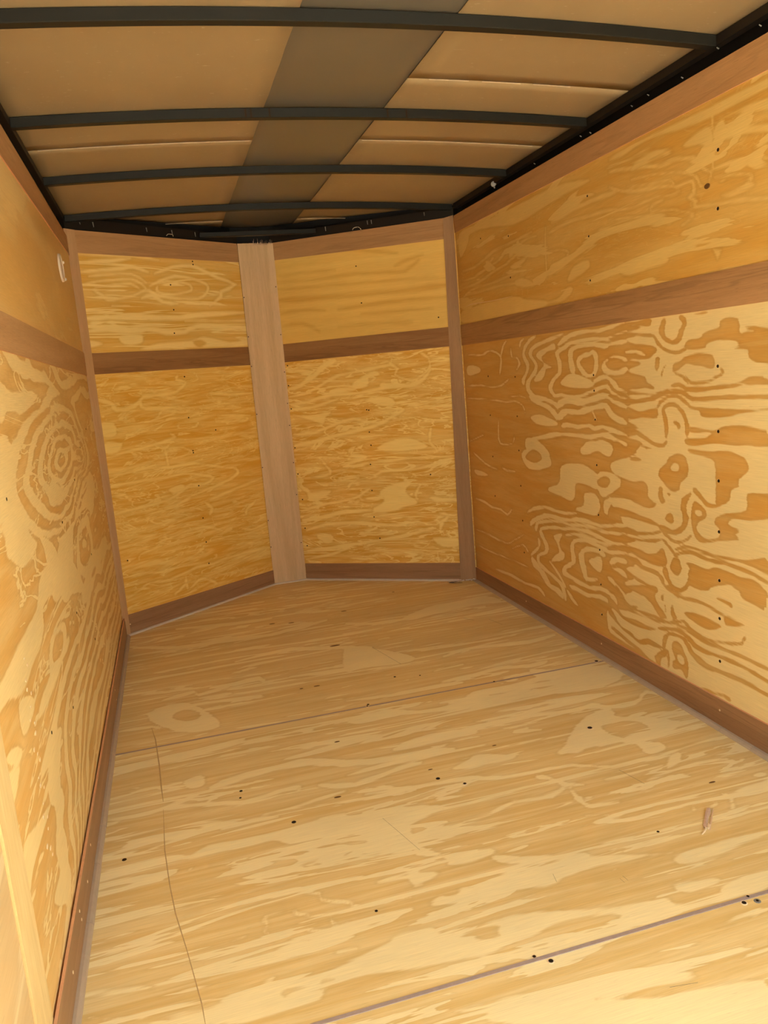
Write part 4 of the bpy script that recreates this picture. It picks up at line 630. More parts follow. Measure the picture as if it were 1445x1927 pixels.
  ('+s',"14 1989 49 1977 93 1969 128 1969 162 1977 200 1991 234 2002 248 2011 253 2019 251 2026 245 2026 231 2021 198 2005 160 1993 125 1989 91 1987 48 1993 13 1998"),
  ('+s',"22 1884 54 1881 96 1883 135 1885 165 1890 165 1895 134 1897 94 1895 52 1894 21 1889"),
  ('+s',"138 1980 176 1971 231 1963 300 1939 370 1920 425 1927 469 1936 500 1934 515 1933 513 1943 505 1930 506 1921 518 1927 522 1957 502 1961 469 1957 425 1946 371 1942 301 1962 231 1983 175 1993 137 1991"),
  ('+s',"301 1823 339 1823 383 1826 418 1823 442 1823 443 1828 418 1837 383 1842 338 1837 301 1829"),
  ('+s',"408 1846 448 1845 503 1848 570 1859 627 1873 627 1879 571 1872 503 1860 448 1856 408 1853"),
  ('+s',"283 2033 325 2036 385 2050 461 2061 539 2055 609 2037 661 2024 664 2039 615 2071 543 2097 461 2092 384 2087 321 2072 281 2047"),
  ('+s',"266 1686 311 1678 311 1681 266 1689"),
  ('+p',"12 1725 18 1758 99 1761 182 1764 223 1746 267 1767 375 1761 465 1764 604 1774 586 1696 520 1691 454 1695 415 1728 349 1724 286 1728 223 1728 173 1745 95 1740 88 1729"),
  ('+p',"220 2110 266 2122 273 2065 234 2061"),
  ('+p',"536 1776 625 1755 741 1741 846 1695 737 1655 736 1568 779 1513 876 1502 869 1476 797 1470 767 1482 769 1510 718 1539 709 1565 658 1571 625 1593 575 1621 622 1632 601 1673 520 1691"),
  ('+p',"919 1864 972 1890 1018 1909 1096 1872 1092 1852 1010 1850 971 1846"),
  ('+p',"1221 1832 1289 1872 1347 1907 1292 1811 1221 1821"),
  ('+p',"683 1483 738 1460 693 1439 673 1441"),
  ('+p',"750 1372 813 1384 878 1389 945 1395 1058 1403 1032 1359 954 1345 883 1355 801 1357"),
  ('+s',"587 2036 650 2003 734 1982 818 1971 892 1965 939 1961 966 1960 971 1974 947 1987 901 2000 825 2005 741 2013 657 2039 589 2049"),
  ('+s',"646 1946 702 1948 780 1955 878 1956 961 1958 964 1969 882 1975 784 1976 704 1967 647 1954"),
  ('+s',"802 2027 849 2023 916 2029 997 2031 1066 2037 1076 2066 1011 2080 928 2085 857 2072 805 2048"),
  ('+s',"566 1927 603 1899 657 1880 723 1897 786 1918 828 1922 856 1925 859 1937 833 1944 789 1941 724 1919 660 1905 608 1922 568 1939"),
  ('+s',"669 1833 745 1819 836 1805 899 1799 949 1793 984 1776 1024 1760 1107 1755 1182 1757 1185 1764 1112 1769 1030 1776 991 1793 956 1811 904 1816 840 1820 748 1833 671 1842"),
  ('+s',"855 1617 886 1613 927 1617 964 1632 1003 1646 1053 1638 1100 1628 1132 1647 1153 1662 1178 1656 1197 1647 1202 1655 1185 1670 1159 1679 1133 1660 1105 1646 1058 1651 1007 1659 966 1646 930 1631 889 1629 857 1625"),
  ('+s',"1107 1738 1124 1713 1143 1688 1150 1669 1154 1659 1158 1663 1159 1679 1152 1699 1133 1726 1111 1744"),
  ('+s',"607 1478 631 1477 662 1481 690 1484 711 1490 711 1494 690 1493 663 1489 632 1488 608 1483"),
  ('+s',"864 1465 878 1441 915 1422 987 1405 1052 1393 1057 1403 994 1422 925 1444 892 1466 869 1474"),
  ('+p',"1439 2013 1491 1988 1482 1955 1549 1922 1622 1851 1627 1836 1568 1807 1489 1800 1438 1802 1496 1765 1490 1726 1443 1717 1429 1734 1435 1782 1385 1817 1280 1813 1216 1822 1284 1875 1339 1916 1396 1959"),
  ('+p',"1475 1683 1510 1697 1487 1658 1431 1636"),
  ('+p',"1602 1523 1625 1526 1633 1513 1611 1510"),
  ('+p',"1336 2229 1401 2286 1404 2365 1424 2405 1541 2327 1668 2294 1668 2213 1561 2160 1424 2170"),
  ('-p',"1409 1917 1481 1919 1525 1885 1512 1834 1436 1814 1404 1874"),
  ('-p',"1372 2301 1445 2288 1405 2269"),
  ('-p',"1348 2252 1440 2244 1374 2232"),
  ('+s',"1259 2070 1303 2055 1355 2040 1387 2042 1411 2042 1433 2035 1459 2028 1494 2011 1530 1995 1568 2000 1603 2014 1633 2042 1652 2058 1672 2031 1690 2002 1698 2012 1687 2048 1664 2076 1634 2058 1608 2033 1575 2018 1541 2015 1505 2030 1472 2051 1446 2059 1420 2060 1395 2059 1365 2063 1311 2072 1263 2079"),
  ('+s',"1556 1914 1576 1911 1607 1908 1642 1890 1676 1879 1683 1888 1657 1910 1618 1924 1586 1927 1560 1922"),
  ('+s',"1107 1761 1156 1754 1217 1744 1265 1717 1309 1693 1349 1692 1385 1696 1416 1691 1444 1689 1465 1693 1486 1697 1526 1705 1571 1709 1628 1711 1678 1717 1682 1725 1638 1728 1581 1725 1533 1718 1495 1714 1471 1706 1451 1702 1425 1707 1392 1710 1356 1706 1316 1706 1274 1731 1225 1758 1161 1768 1109 1768"),
  ('+s',"1257 1647 1299 1645 1352 1647 1395 1648 1428 1652 1432 1659 1402 1660 1358 1658 1305 1658 1260 1655"),
  ('+s',"1349 1607 1382 1609 1426 1614 1466 1620 1506 1622 1556 1618 1598 1613 1602 1618 1563 1628 1513 1635 1471 1630 1432 1624 1387 1619 1352 1612"),
  ('+s',"1046 1638 1071 1633 1103 1631 1138 1644 1169 1670 1157 1701 1137 1726 1124 1740 1111 1741 1106 1732 1112 1720 1126 1709 1145 1685 1154 1667 1140 1660 1109 1653 1076 1649 1050 1647"),
  ('+s',"1158 1667 1149 1626 1146 1583 1151 1561 1165 1548 1201 1544 1236 1546 1241 1556 1209 1560 1176 1567 1164 1576 1161 1594 1163 1634 1164 1670"),
  ('+s',"1131 1526 1182 1511 1185 1515 1133 1530"),
  ('+s',"1374 1453 1381 1464 1393 1472 1419 1468 1441 1460 1431 1453 1415 1444 1414 1442 1431 1449 1444 1463 1423 1473 1395 1477 1380 1466 1372 1453"),
  ('+s',"1474 1484 1477 1472 1479 1458 1465 1437 1452 1419 1455 1418 1471 1436 1486 1461 1486 1479 1478 1488"),
  ('+s',"254 1558 304 1562 304 1566 253 1561"),
  ('+s',"292 1414 321 1418 321 1424 291 1418"),
  ('+s',"405 1469 386 1470 366 1467 360 1460 359 1449 363 1442 365 1437 360 1432 356 1423 363 1404 371 1389 372 1391 365 1407 359 1423 363 1429 368 1435 365 1444 363 1451 362 1457 367 1463 386 1465 405 1466"),
  ('+s',"239 1344 267 1363 266 1365 238 1347"),
  ('+s',"37 1313 87 1292 147 1274 196 1270 232 1274 231 1276 195 1277 146 1280 86 1300 37 1316"),
  ('+s',"19 1418 78 1415 77 1421 17 1424"),
  ('+s',"16 1372 54 1365 98 1356 125 1350 143 1347 142 1353 124 1361 96 1369 52 1375 15 1378"),
  ('+s',"144 1583 163 1579 162 1582 144 1587"),
  ('+s',"207 1528 237 1525 236 1528 207 1531"),
  ('+p',"375 1362 412 1374 440 1363 412 1353 377 1356"),
  ('+p',"162 1256 240 1263 316 1278 358 1294 360 1280 438 1268 432 1242 376 1255 370 1239 431 1234 426 1209 347 1210 269 1216"),
  ('+p',"389 1272 440 1271 512 1282 581 1296 596 1311 649 1311 671 1308 675 1290 705 1278 750 1276 791 1282 864 1270 917 1260 900 1228 823 1226 758 1205 686 1209 583 1220 518 1236 450 1235 383 1234 385 1246 455 1246 453 1252 387 1259"),
  ('+p',"688 1370 715 1389 732 1382 752 1380 769 1392 833 1378 899 1384 961 1378 991 1400 957 1334 861 1348 780 1350 723 1356"),
  ('+p',"609 1477 663 1481 682 1487 710 1496 701 1479 740 1460 700 1453 694 1436 673 1444 684 1466"),
  ('+p',"406 1375 440 1362 423 1352 403 1360"),
  ('-p',"699 1252 746 1267 783 1263 803 1247 783 1237 733 1235"),
  ('+s',"439 1512 459 1502 479 1494 478 1483 481 1467 501 1456 524 1444 539 1428 556 1413 579 1407 602 1407 616 1411 628 1415 645 1409 659 1403 661 1407 647 1416 629 1422 616 1419 602 1414 580 1416 558 1420 543 1435 526 1451 503 1463 485 1475 485 1486 482 1500 461 1512 440 1515"),
  ('+s',"422 1464 422 1454 430 1440 455 1428 488 1416 529 1412 564 1412 564 1416 530 1420 489 1425 456 1434 433 1447 426 1457 425 1465"),
  ('+s',"448 1415 440 1408 436 1392 450 1381 467 1373 483 1371 496 1376 496 1392 492 1405 491 1414 490 1421 487 1421 485 1413 485 1402 490 1388 493 1381 484 1379 469 1383 452 1390 441 1398 443 1403 450 1412"),
  ('+s',"495 1376 522 1383 522 1386 494 1380"),
  ('+s',"483 1309 518 1305 519 1309 483 1312"),
  ('+p',"807 1281 899 1267 948 1247 1021 1232 1125 1213 1136 1194 1194 1182 1257 1180 1269 1169 1120 1166 1018 1164 981 1168 1024 1205 992 1218 898 1228 834 1216 786 1235"),
  ('+p',"1220 1311 1257 1323 1304 1324 1379 1329 1467 1322 1452 1306 1379 1300 1322 1288 1233 1291"),
  ('+p',"1166 1229 1179 1242 1257 1229 1253 1218 1219 1214 1184 1213"),
  ('+p',"1245 1197 1314 1212 1368 1209 1331 1168 1263 1172"),
  ('+p',"853 1383 906 1380 945 1398 1032 1396 1164 1355 1232 1333 1143 1343 1052 1353 984 1348 952 1336 898 1345 838 1351"),
  ('+p',"725 1098 821 1082 921 1070 1047 1040 1042 1023 932 1031 869 1043 928 1024 1019 1002 1116 986 1154 967 1097 902 704 1051"),
  ('+s',"1131 1529 1183 1510 1186 1514 1133 1533"),
 ],
}
# ---------------------------------------------------------------- the materials of this trailer
EDGE = plain('ply_edge', srgb(222, 178, 118), .7, .1, sc=80)
ply_right = plywood('plywood_right', (.50, .255, .062, 1), (.66, .455, .205, 1), 2.0, gamp=.012, gbias=.022, dexp=(.72, .81, .93))
ply_right_up = plywood('plywood_right_upper', (.50, .25, .05, 1), (.62, .375, .115, 1), 5.0, gamp=.03, gbias=.016, gscale=(1.1, 7), rings=2.2, contrast=.72, soft=.005, tonemix=.45, tscale=(1.6, 12), veins=.25)
ply_left = plywood('plywood_left', (.55, .30, .092, 1), (.71, .49, .215, 1), 3.3, gamp=.03, gbias=.0265, gscale=(1.6, 9), contrast=.9, tonemix=.4)
ply_left_up = plywood('plywood_left_upper', (.56, .32, .105, 1), (.65, .42, .17, 1), 7.1, gamp=.03, gbias=.016, gscale=(.9, 5), rings=1.6, contrast=.5, soft=.012, fleck=.1, tonemix=.6, tscale=(1.2, 6))
ply_front_left = plywood('plywood_front_left', (.64, .285, .034, 1), (.88, .55, .14, 1), 9.2, gamp=.03, gbias=.028, gscale=(2.2, 12), rings=3.2, contrast=.75, soft=.006, jit=(.008, .006), deep=.1, tonemix=.62, tscale=(3.2, 30), veins=.55, vscale=(2.0, 8), twist=1.6)
ply_front_right = plywood('plywood_front_right', (.62, .275, .036, 1), (.90, .575, .16, 1), 12.4, gamp=.03, gbias=.024, gscale=(2.4, 12), rings=3.4, contrast=.78, soft=.006, jit=(.008, .006), deep=.1, tonemix=.62, tscale=(3.0, 26), veins=.6, vscale=(2.2, 8), twist=1.8)
ply_front_left_up = plywood('plywood_front_left_upper', (.62, .30, .045, 1), (.88, .58, .19, 1), 4.4, gamp=.03, gbias=.022, gscale=(1.0, 14), rings=2.4, contrast=.8, soft=.007, jit=(.004, .004), deep=.15, fleck=.1, tonemix=.4, tscale=(1.4, 26), twist=.5)
ply_front_right_up = plywood('plywood_front_right_upper', (.56, .275, .05, 1), (.74, .40, .085, 1), 6.6, gamp=.02, gbias=.02, gscale=(1.0, 14), rings=2.2, contrast=.62, soft=.012, jit=(.006, .006), deep=.12, fleck=.15, tonemix=.6, tscale=(1.4, 28), twist=.5)
ply_floor = plywood('plywood_floor', (.60, .39, .145, 1), (.80, .61, .30, 1), 8.8, gamp=.03, gbias=.019, gscale=(1.3, 12), rings=2.4, contrast=.85, soft=.004, jit=(.010, .009), rough=.45, spec=.35, fleck=.25, jfreq=(5, 70), deep=.12, tonemix=.5, tscale=(1.5, 42))
ply_batten = plywood('pale_batten', (.62, .44, .20, 1), (.68, .50, .25, 1), 1.2, gamp=.01, gbias=.02, contrast=.4, fleck=.08)
ply_near = plywood('plywood_near', (.46, .32, .17, 1), (.56, .42, .25, 1), 4.9, gamp=.03, gbias=.008, gscale=(1, 4), rings=1.6, contrast=.7, soft=.01)
LU = {}
for nm, a, b, sd, ln_ in (('midfront', (.21, .09, .03, 1), (.28, .13, .045, 1), 2.0, .5), ('top', (.34, .165, .06, 1), (.42, .215, .085, 1), 1.0, .3), ('mid', (.31, .15, .057, 1), (.40, .205, .085, 1), 3.0, .6), ('base', (.22, .105, .045, 1), (.29, .145, .064, 1), 5.0, .45),
                          ('post', (.25, .13, .058, 1), (.33, .18, .085, 1), 8.0, .25), ('nose', (.53, .335, .165, 1), (.63, .415, .215, 1), 11.0, .12), ('leftside', (.40, .215, .09, 1), (.47, .265, .12, 1), 14.0, .1)):
    LU[nm] = luan('luan_' + nm, a, b, sd, lines=ln_)
LEDGE = plain('luan_edge', srgb(214, 160, 118), .7, .1, sc=90)
CAULK = plain('caulk', (.44, .34, .24, 1), .55, .3, var=.10, sc=60)
CAULK_PALE = plain('caulk_pale', (.60, .50, .40, 1), .5, .3, var=.12, sc=80)
SEAMF = plain('seam_filler', (.37, .28, .24, 1), .6, .2, var=.2, sc=70)
STEEL = plain('painted_steel', (.013, .0125, .010, 1), .45, .22, var=.15, sc=12)
TUBE = plain('frame_steel', (.014, .010, .007, 1), .5, .25, var=.2, sc=12)
SHELL = plain('dark_shell', (.010, .009, .009, 1), .7, .2)
_s = NT('roof_sheet', .42, .4); _g = _s.n('ShaderNodeTexCoord').outputs['Object']
_c = _s.mix(_s.noise(_g, (5, 3, 5), 4, .6), (.29, .20, .10, 1), (.37, .27, .145, 1))
_c = _s.mix(_s.math('MULTIPLY', _s.ramp(_s.noise(_g, (45, 130, 40), 3, .6), .66, .74), .45), _c, (.60, .50, .36, 1))      # pale scuffs
ROOF = _s.col(_c)
STRIP = plain('roof_centre_sheet', (.15, .128, .096, 1), .35, .5, .15, var=.08, sc=5)
CREASE = plain('roof_crease', (.52, .40, .26, 1), .5, .3, var=.3, sc=60)
ZINC = plain('zinc', (.26, .25, .23, 1), .6, .4, .5, var=.2)
WHITE = plain('white_plastic', (.80, .70, .58, 1), .4, .4, var=.05)
DARKHOLE = plain('dark_hole', (.030, .016, .008, 1), .8, .1)
KNOT = plain('knot', (.16, .075, .022, 1), .6, .2, var=.3, sc=200)
CHIP = plain('fresh_wood', (.80, .60, .36, 1), .7, .1)
SCRATCH = plain('scratch', (.52, .345, .16, 1), .7, .1, var=.3, sc=100)
PENCIL = plain('pencil', (.16, .12, .085, 1), .7, .1)
WIRE = plain('pale_wire', (.62, .52, .36, 1), .5, .3)
PINK = plain('splinter_wood', (.56, .40, .30, 1), .65, .2, var=.2, sc=150)
GROUND = plain('concrete', (.42, .41, .39, 1), .85, .2, var=.15, sc=2)

# ---------------------------------------------------------------- the setting: ground, floor
YB = -0.06                                                  # the open rear end, twelve feet behind the start of the nose
bm = bmesh.new(); box(bm, -14, 16, -20, 14, -.62, -.55)
tag(from_bm('ground', bm, GROUND), 'grey concrete yard under and behind the trailer', kind='structure')
bm = bmesh.new()
vs_ = [bm.verts.new((x, y, z)) for z in (-.06, -.0205) for x, y in ((-.04, YB), (W + .04, YB), (W + .04, L + .02), (BX1 + .02, L + BY + .03), (BX0 - .02, L + BY + .03), (-.04, L + .02))]
bm.faces.new(vs_[:6][::-1]); bm.faces.new(vs_[6:])
for i in range(6): bm.faces.new((vs_[i], vs_[(i + 1) % 6], vs_[6 + (i + 1) % 6], vs_[6 + i]))
floor = tag(from_bm('floor', bm, SHELL), 'pale plywood trailer floor of three sheets', kind='structure')
S1L, S1R = 2.366, 2.354      # far joint at the left and right wall
nFL = Vector((-FLD[1], FLD[0], 0)); nFR = Vector((-FRD[1], FRD[0], 0))
vclip = [((0, L, 0), nFL), ((BX1, L + BY, 0), nFR), ((0, L + BY, 0), (0, 1, 0))]
sh_far = figured_panel('plywood_sheet', 'FLR', [(0, S1L + .0035), (W, S1R + .0035), (W, L + BY), (0, L + BY)], -.02, 0, 'FLR', [ply_floor, EDGE], floor, .008, clip=vclip)
sh_mid = figured_panel('plywood_sheet', 'FLR', [(0, 1.1655), (W, 1.159), (W, S1R - .0035), (0, S1L - .0035)], -.02, 0, 'FLR', [ply_floor, EDGE], floor, .007)
sh_near = figured_panel('plywood_sheet', 'FLR', [(0, YB), (W, YB), (W, 1.151), (0, 1.1575)], -.02, 0, 'FLR', [ply_floor, EDGE], floor, .008)
board('seam_filler', 'FLR', [(0, 1.1575), (W, 1.151), (W, 1.159), (0, 1.1655)], -.02, .0016, [SEAMF, SEAMF], floor)
board('seam_filler', 'FLR', [(0, S1L - .004), (W, S1R - .004), (W, S1R + .004), (0, S1L + .004)], -.02, .0003, [SEAMF, SEAMF], floor)
for k, (u, v, r, ring) in enumerate(((.819, 1.1665, .003, 1), (.842, 1.146, .0042, 1), (1.257, 1.147, .0042, 1), (1.284, 1.1425, .0042, 2), (1.276, 1.159, .003, 1), (1.655, 2.362, .006, 1), (1.261, 2.36, .0035, 0), (.818, 2.374, .004, 0), (.812, 2.361, .0035, 1),
                                     (.870, 1.834, .0052, 0), (1.372, 1.921, .0065, 1), (.475, 1.784, .0052, 0), (.074, 1.789, .005, 0), (1.247, 1.41, .003, 0), (.581, 1.395, .003, 0), (.925, 1.78, .004, 1), (1.05, 2.53, .003, 0), (.965, 2.56, .004, 0), (.365, 1.99, .004, 0), (.36, 1.955, .003, 0))):
    bm = bmesh.new()
    if ring: disc(bm, 'FLR', u, v, .0004, r * 1.45, .0006, 10, 0 if ring == 1 else 2)
    disc(bm, 'FLR', u, v, .0012 if ring else .0003, r if ring != 2 else r * .6, .0004, 10, 1)
    from_bm('floor_screw' if ring else 'screw_hole', bm, [CHIP, DARKHOLE, ZINC], sh_near if v < 1.152 else (sh_mid if v < 2.36 else sh_far))
for u, v, r, sx in ((.838, 2.987, .006, 3.2), (.64, 3.41, .004, 3), (.722, 3.38, .004, 3), (.975, 3.426, .004, 3), (1.267, 3.606, .003, 2), (.691, 2.608, .0035, 3), (.636, 2.61, .003, 2), (.601, 1.853, .0035, 2.5), (.666, 2.158, .003, 2.5), (.867, 1.887, .002, 3), (1.078, 1.94, .002, 3), (1.489, 1.536, .0028, 3)):
    bm = bmesh.new(); disc(bm, 'FLR', u, v, .0003, r, .0003, 12, 0, sx)
    from_bm('dark_fleck', bm, [KNOT], sh_mid if v < 2.36 else sh_far)
ribbon('scratch', 'FLR', [(.127, 2.515), (.140, 2.42), (.152, 2.239), (.158, 2.10), (.163, 2.02)], .0030, .0003, SCRATCH, sh_mid)
ribbon('scratch', 'FLR', [(.163, 1.98), (.166, 1.79), (.176, 1.65), (.187, 1.544), (.207, 1.422), (.228, 1.276), (.232, 1.225)], .0020, .0004, SCRATCH, sh_mid)
for p, w in (([(1.317, 1.68), (1.337, 1.596)], .0022), ([(.97, 2.895), (1.021, 2.665)], .0025), ([(.683, 1.712), (.727, 1.554)], .0012), ([(.961, 1.365), (.956, 1.339)], .0015), ([(1.51, 2.98), (1.53, 2.89)], .003), ([(1.42, 3.05), (1.45, 3.0)], .003), ([(1.08, 1.30), (1.082, 1.285)], .0012), ([(1.09, 1.305), (1.092, 1.288)], .0012), ([(1.0, 1.02), (1.05, 1.012)], .002)):
    ribbon('scratch', 'FLR', p, w, .0004, PENCIL, sh_near if p[0][1] < 1.15 else (sh_mid if p[0][1] < 2.36 else sh_far))

# ---------------------------------------------------------------- walls
def shell(name, pts, label, t=.012, z1=1.856):
    """outer skin on the plan line pts (two points), dark, standing clear of the lining"""
    (x0, y0), (x1, y1) = pts; d = Vector((x1 - x0, y1 - y0)).normalized(); n = Vector((-d.y, d.x)) * t
    bm = bmesh.new(); c = [(x0, y0), (x1, y1), (x1 + n.x, y1 + n.y), (x0 + n.x, y0 + n.y)]
    v = [bm.verts.new((x, y, z)) for z in (-.06, z1) for x, y in c]
    bm.faces.new(v[:4][::-1]); bm.faces.new(v[4:])
    for i in range(4): bm.faces.new((v[i], v[(i + 1) % 4], v[4 + (i + 1) % 4], v[4 + i]))
    return tag(from_bm(name, bm, SHELL), label, kind='structure')

G = .055
wall_left = shell('wall_left', ((-G, YB), (-G, L + .03)), 'left wall lined with swirling plywood and brown strips')
wall_right = shell('wall_right', ((W + G, L + .03), (W + G, YB)), 'right wall lined with boldly figured plywood and brown strips')
a = FR_['FL'](-.03, 0, -G); b = FR_['FL'](LFL + .03, 0, -G)
wall_front_left = shell('wall_front_left', (a[:2], b[:2]), 'left half of the pointed nose, orange plywood lining')
a = FR_['FR'](-.03, 0, -G); b = FR_['FR'](LFR + .03, 0, -G)
wall_front_right = shell('wall_front_right', (a[:2], b[:2]), 'right half of the pointed nose, orange plywood lining')

E_ = lambda a, s: (lambda u: a + s * u)
T = .009
# right wall
rw = dict(tt=E_(1.737, .00444), tb=E_(1.659, .0049), mt=E_(1.247, .00291), mb=E_(1.1574, .00125), b=E_(.1052, -.00961))
q = lambda lo, hi, u0, u1: [(u0, lo(u0)), (u1, lo(u1)), (u1, hi(u1)), (u0, hi(u0))]
Z0 = lambda u: 0.0
pr_lo = figured_panel('plywood_panel', 'RW', q(E_(.04, 0), E_(1.205, 0), YB, L), -T, 0, 'RW', [ply_right, EDGE], wall_right, .0065, fine=.4, extra=right_wall_rear)
pr_up = figured_panel('plywood_panel', 'RW', q(E_(1.207, 0), E_(1.735, .0042), YB, L), -T, 0, 'RW', [ply_right_up, EDGE], wall_right, .007, fine=1.3)
board('top_strip', 'RW', q(rw['tb'], rw['tt'], YB, L - .002), .0002, .0036, [LU['top'], LEDGE], wall_right)
board('middle_strip', 'RW', q(rw['mb'], rw['mt'], YB, L - .002), .0002, .0036, [LU['mid'], LEDGE], wall_right)
# left wall
lw = dict(tt=E_(1.757, -.0095), tb=E_(1.6424, .001), mt=E_(1.2613, -.00223), mb=E_(1.1937, -.01028), b=E_(.1005, -.004))
BT0, BT1 = 1.128, 1.224
pl_lo = figured_panel('plywood_panel', 'LW', q(E_(.04, 0), E_(1.205, 0), 1.135, L - .002), -T, 0, 'LW', [ply_left, EDGE], wall_left, .0065, extra=left_wall_rings)
pl_up = figured_panel('plywood_panel', 'LW', q(E_(1.207, 0), E_(1.753, -.0095), 1.135, L - .002), -T, 0, 'LWU', [ply_left_up, EDGE], wall_left, .012)
pl_near = figured_panel('plywood_panel', 'LW', q(E_(.0, 0), E_(1.74, 0), YB, 1.1235), -T - .002, -.0005, 'LWN', [ply_near, EDGE], wall_left, .02)
board('top_strip', 'LW', q(lw['tb'], lw['tt'], BT1, L - .012), .0002, .0036, [LU['top'], LEDGE], wall_left)
board('middle_strip', 'LW', q(lw['mb'], lw['mt'], BT1, L - .012), .0002, .0036, [LU['leftside'], LEDGE], wall_left)
bm = bmesh.new(); uvl = bm.loops.layers.uv.new('UVMap'); quad_slab(bm, 'LW', [(BT0, .0), (BT1 - .004, .0), (BT1 - .004, 1.73), (BT0, 1.73)], -.006, .0026, uvl, True)
bmesh.ops.recalc_face_normals(bm, faces=bm.faces)
from_bm('vertical_batten', bm, [ply_batten, EDGE], wall_left)['label'] = 'pale upright plywood strip with a raised near edge'
# nose, left and right half
fl = dict(tt=E_(1.75, .0043), tb=E_(1.6588, .0061), mt=E_(1.2496, .001), mb=E_(1.1606, -.0009), b=E_(.0948, -.0176))
fr = dict(tt=E_(1.751, -.0020), tb=E_(1.6663, -.0113), mt=E_(1.2509, .0039), mb=E_(1.1593, .0043), b=E_(.0905, .0019))
for K, d, w_, LL, mlo, mup in (('FL', fl, wall_front_left, LFL, ply_front_left, ply_front_left_up), ('FR', fr, wall_front_right, LFR, ply_front_right, ply_front_right_up)):
    lo = figured_panel('plywood_panel', K, q(E_(.03, 0), E_(1.205, 0), 0, LL), -T, 0, K, [mlo, EDGE], w_, .006)
    up = figured_panel('plywood_panel', K, q(E_(1.207, 0), E_(1.747, 0), 0, LL), -T, 0, K, [mup, EDGE], w_, .006)
    u0, u1 = (.024, LL - .004) if K == 'FL' else (.004, LL - .052)
    board('top_strip', K, q(d['tb'], d['tt'], u0, u1), .0002, .0036, [LU['top'], LEDGE], w_)
    board('middle_strip', K, q(d['mb'], d['mt'], u0, u1), .0002, .0036, [LU['midfront'], LEDGE], w_)
    scr = ((.626, 1.655), (.627, 1.641), (.485, 1.544), (.485, 1.432), (.472, 1.326), (.498, 1.125), (.492, .933), (.493, .775), (.494, .765), (.502, .444), (.503, .324), (.503, .216), (.066, .336), (.643, .858), (.501, .604)) if K == 'FL' else \
          ((.438, 1.587), (.45, 1.411), (.429, .889), (.44, .886), (.433, .776), (.436, .709), (.424, .611), (.42, .476), (.419, .337), (.441, .224), (.833, 1.304), (.018, 1.142), (.012, 1.04), (.014, .92), (.012, .716), (.014, .577), (.025, .44), (.023, .284), (.025, .188), (.737, .547))
    for part, lo_, hi_ in ((lo, 0, 1.206), (up, 1.206, 2)):
        bm = bmesh.new()
        for u, v in scr:
            if lo_ < v < hi_: disc(bm, K, u, v, .0003, .0034, .0005, 6)
        tag(from_bm('screw_heads', bm, [DARKHOLE], part), kind='stuff')
# screws of the side walls: studs two feet apart
st = [(1.770, z) for z in (1.013, .842, .709, .569, .432, .323, .198)] + [(2.39, z) for z in (1.001, .949, .851, .695, .52, .395, .269, .158)] + [(3.006, z) for z in (1.005, .843, .70, .55, .40, .26)] + [(3.285, z) for z in (1.012, .839, .652, .47)]
for part, pts in ((pr_lo, st), (pr_up, [(1.763, 1.544), (1.765, 1.405), (2.39, 1.575), (2.39, 1.45), (2.39, 1.31), (3.0, 1.56), (3.0, 1.40), (3.28, 1.6)])):
    bm = bmesh.new()
    for i, (u, v) in enumerate(pts):
        disc(bm, 'RW', u, v, .0003, .0042 if u < 2 else .0034, .0005, 8, 0)
        if u < 2.5: disc(bm, 'RW', u + .003, v + .001, .0001, .0036, .0003, 6, 1)
    tag(from_bm('screw_heads', bm, [DARKHOLE, CHIP], part), kind='stuff')
bm = bmesh.new(); disc(bm, 'RW', 1.805, 1.468, .0003, .0062, .0012, 12, 0, 1.6); from_bm('knot_hole', bm, [KNOT], pr_up)
ribbon('split', 'RW', [(3.50, 1.334), (3.44, 1.339), (3.347, 1.336), (3.19, 1.329), (2.99, 1.326)], .0026, .0004, CHIP, pr_up)
bm = bmesh.new()
for u, v in ((3.2, .95), (2.9, .9), (2.6, .82), (2.2, .75), (2.75, .55), (2.2, .5), (1.9, .35), (2.5, .33), (1.6, .42), (1.55, .9)): disc(bm, 'LW', u, v, .0003, .0034, .0005, 6)
tag(from_bm('screw_heads', bm, [DARKHOLE], pl_lo), kind='stuff')
bm = bmesh.new()
for i in range(22):
    t = i / 21; u = 1.47 + .02 * math.sin(i * 1.9) - .06 * t; v = .62 - .36 * t
    disc(bm, 'LW', u, v, .0002, .0022 + .002 * random.random(), .0005, 6, 0, 1.6)
tag(from_bm('filler_specks', bm, [CHIP], pl_lo), kind='stuff')

# ---------------------------------------------------------------- baseboards
def baseboard(name, fr, c, d0, d1, label, brads=(), bm_=LU['base']):
    o = board(name, fr, c, d0, d1, [bm_, LEDGE], None)
    tag(o, label, kind='structure')
    if brads:
        m = bmesh.new()
        for u, v in brads: disc(m, fr, u, v, d1, .003, .0008, 6)
        tag(from_bm('brad_heads', m, [CHIP], o), kind='stuff')
    return o

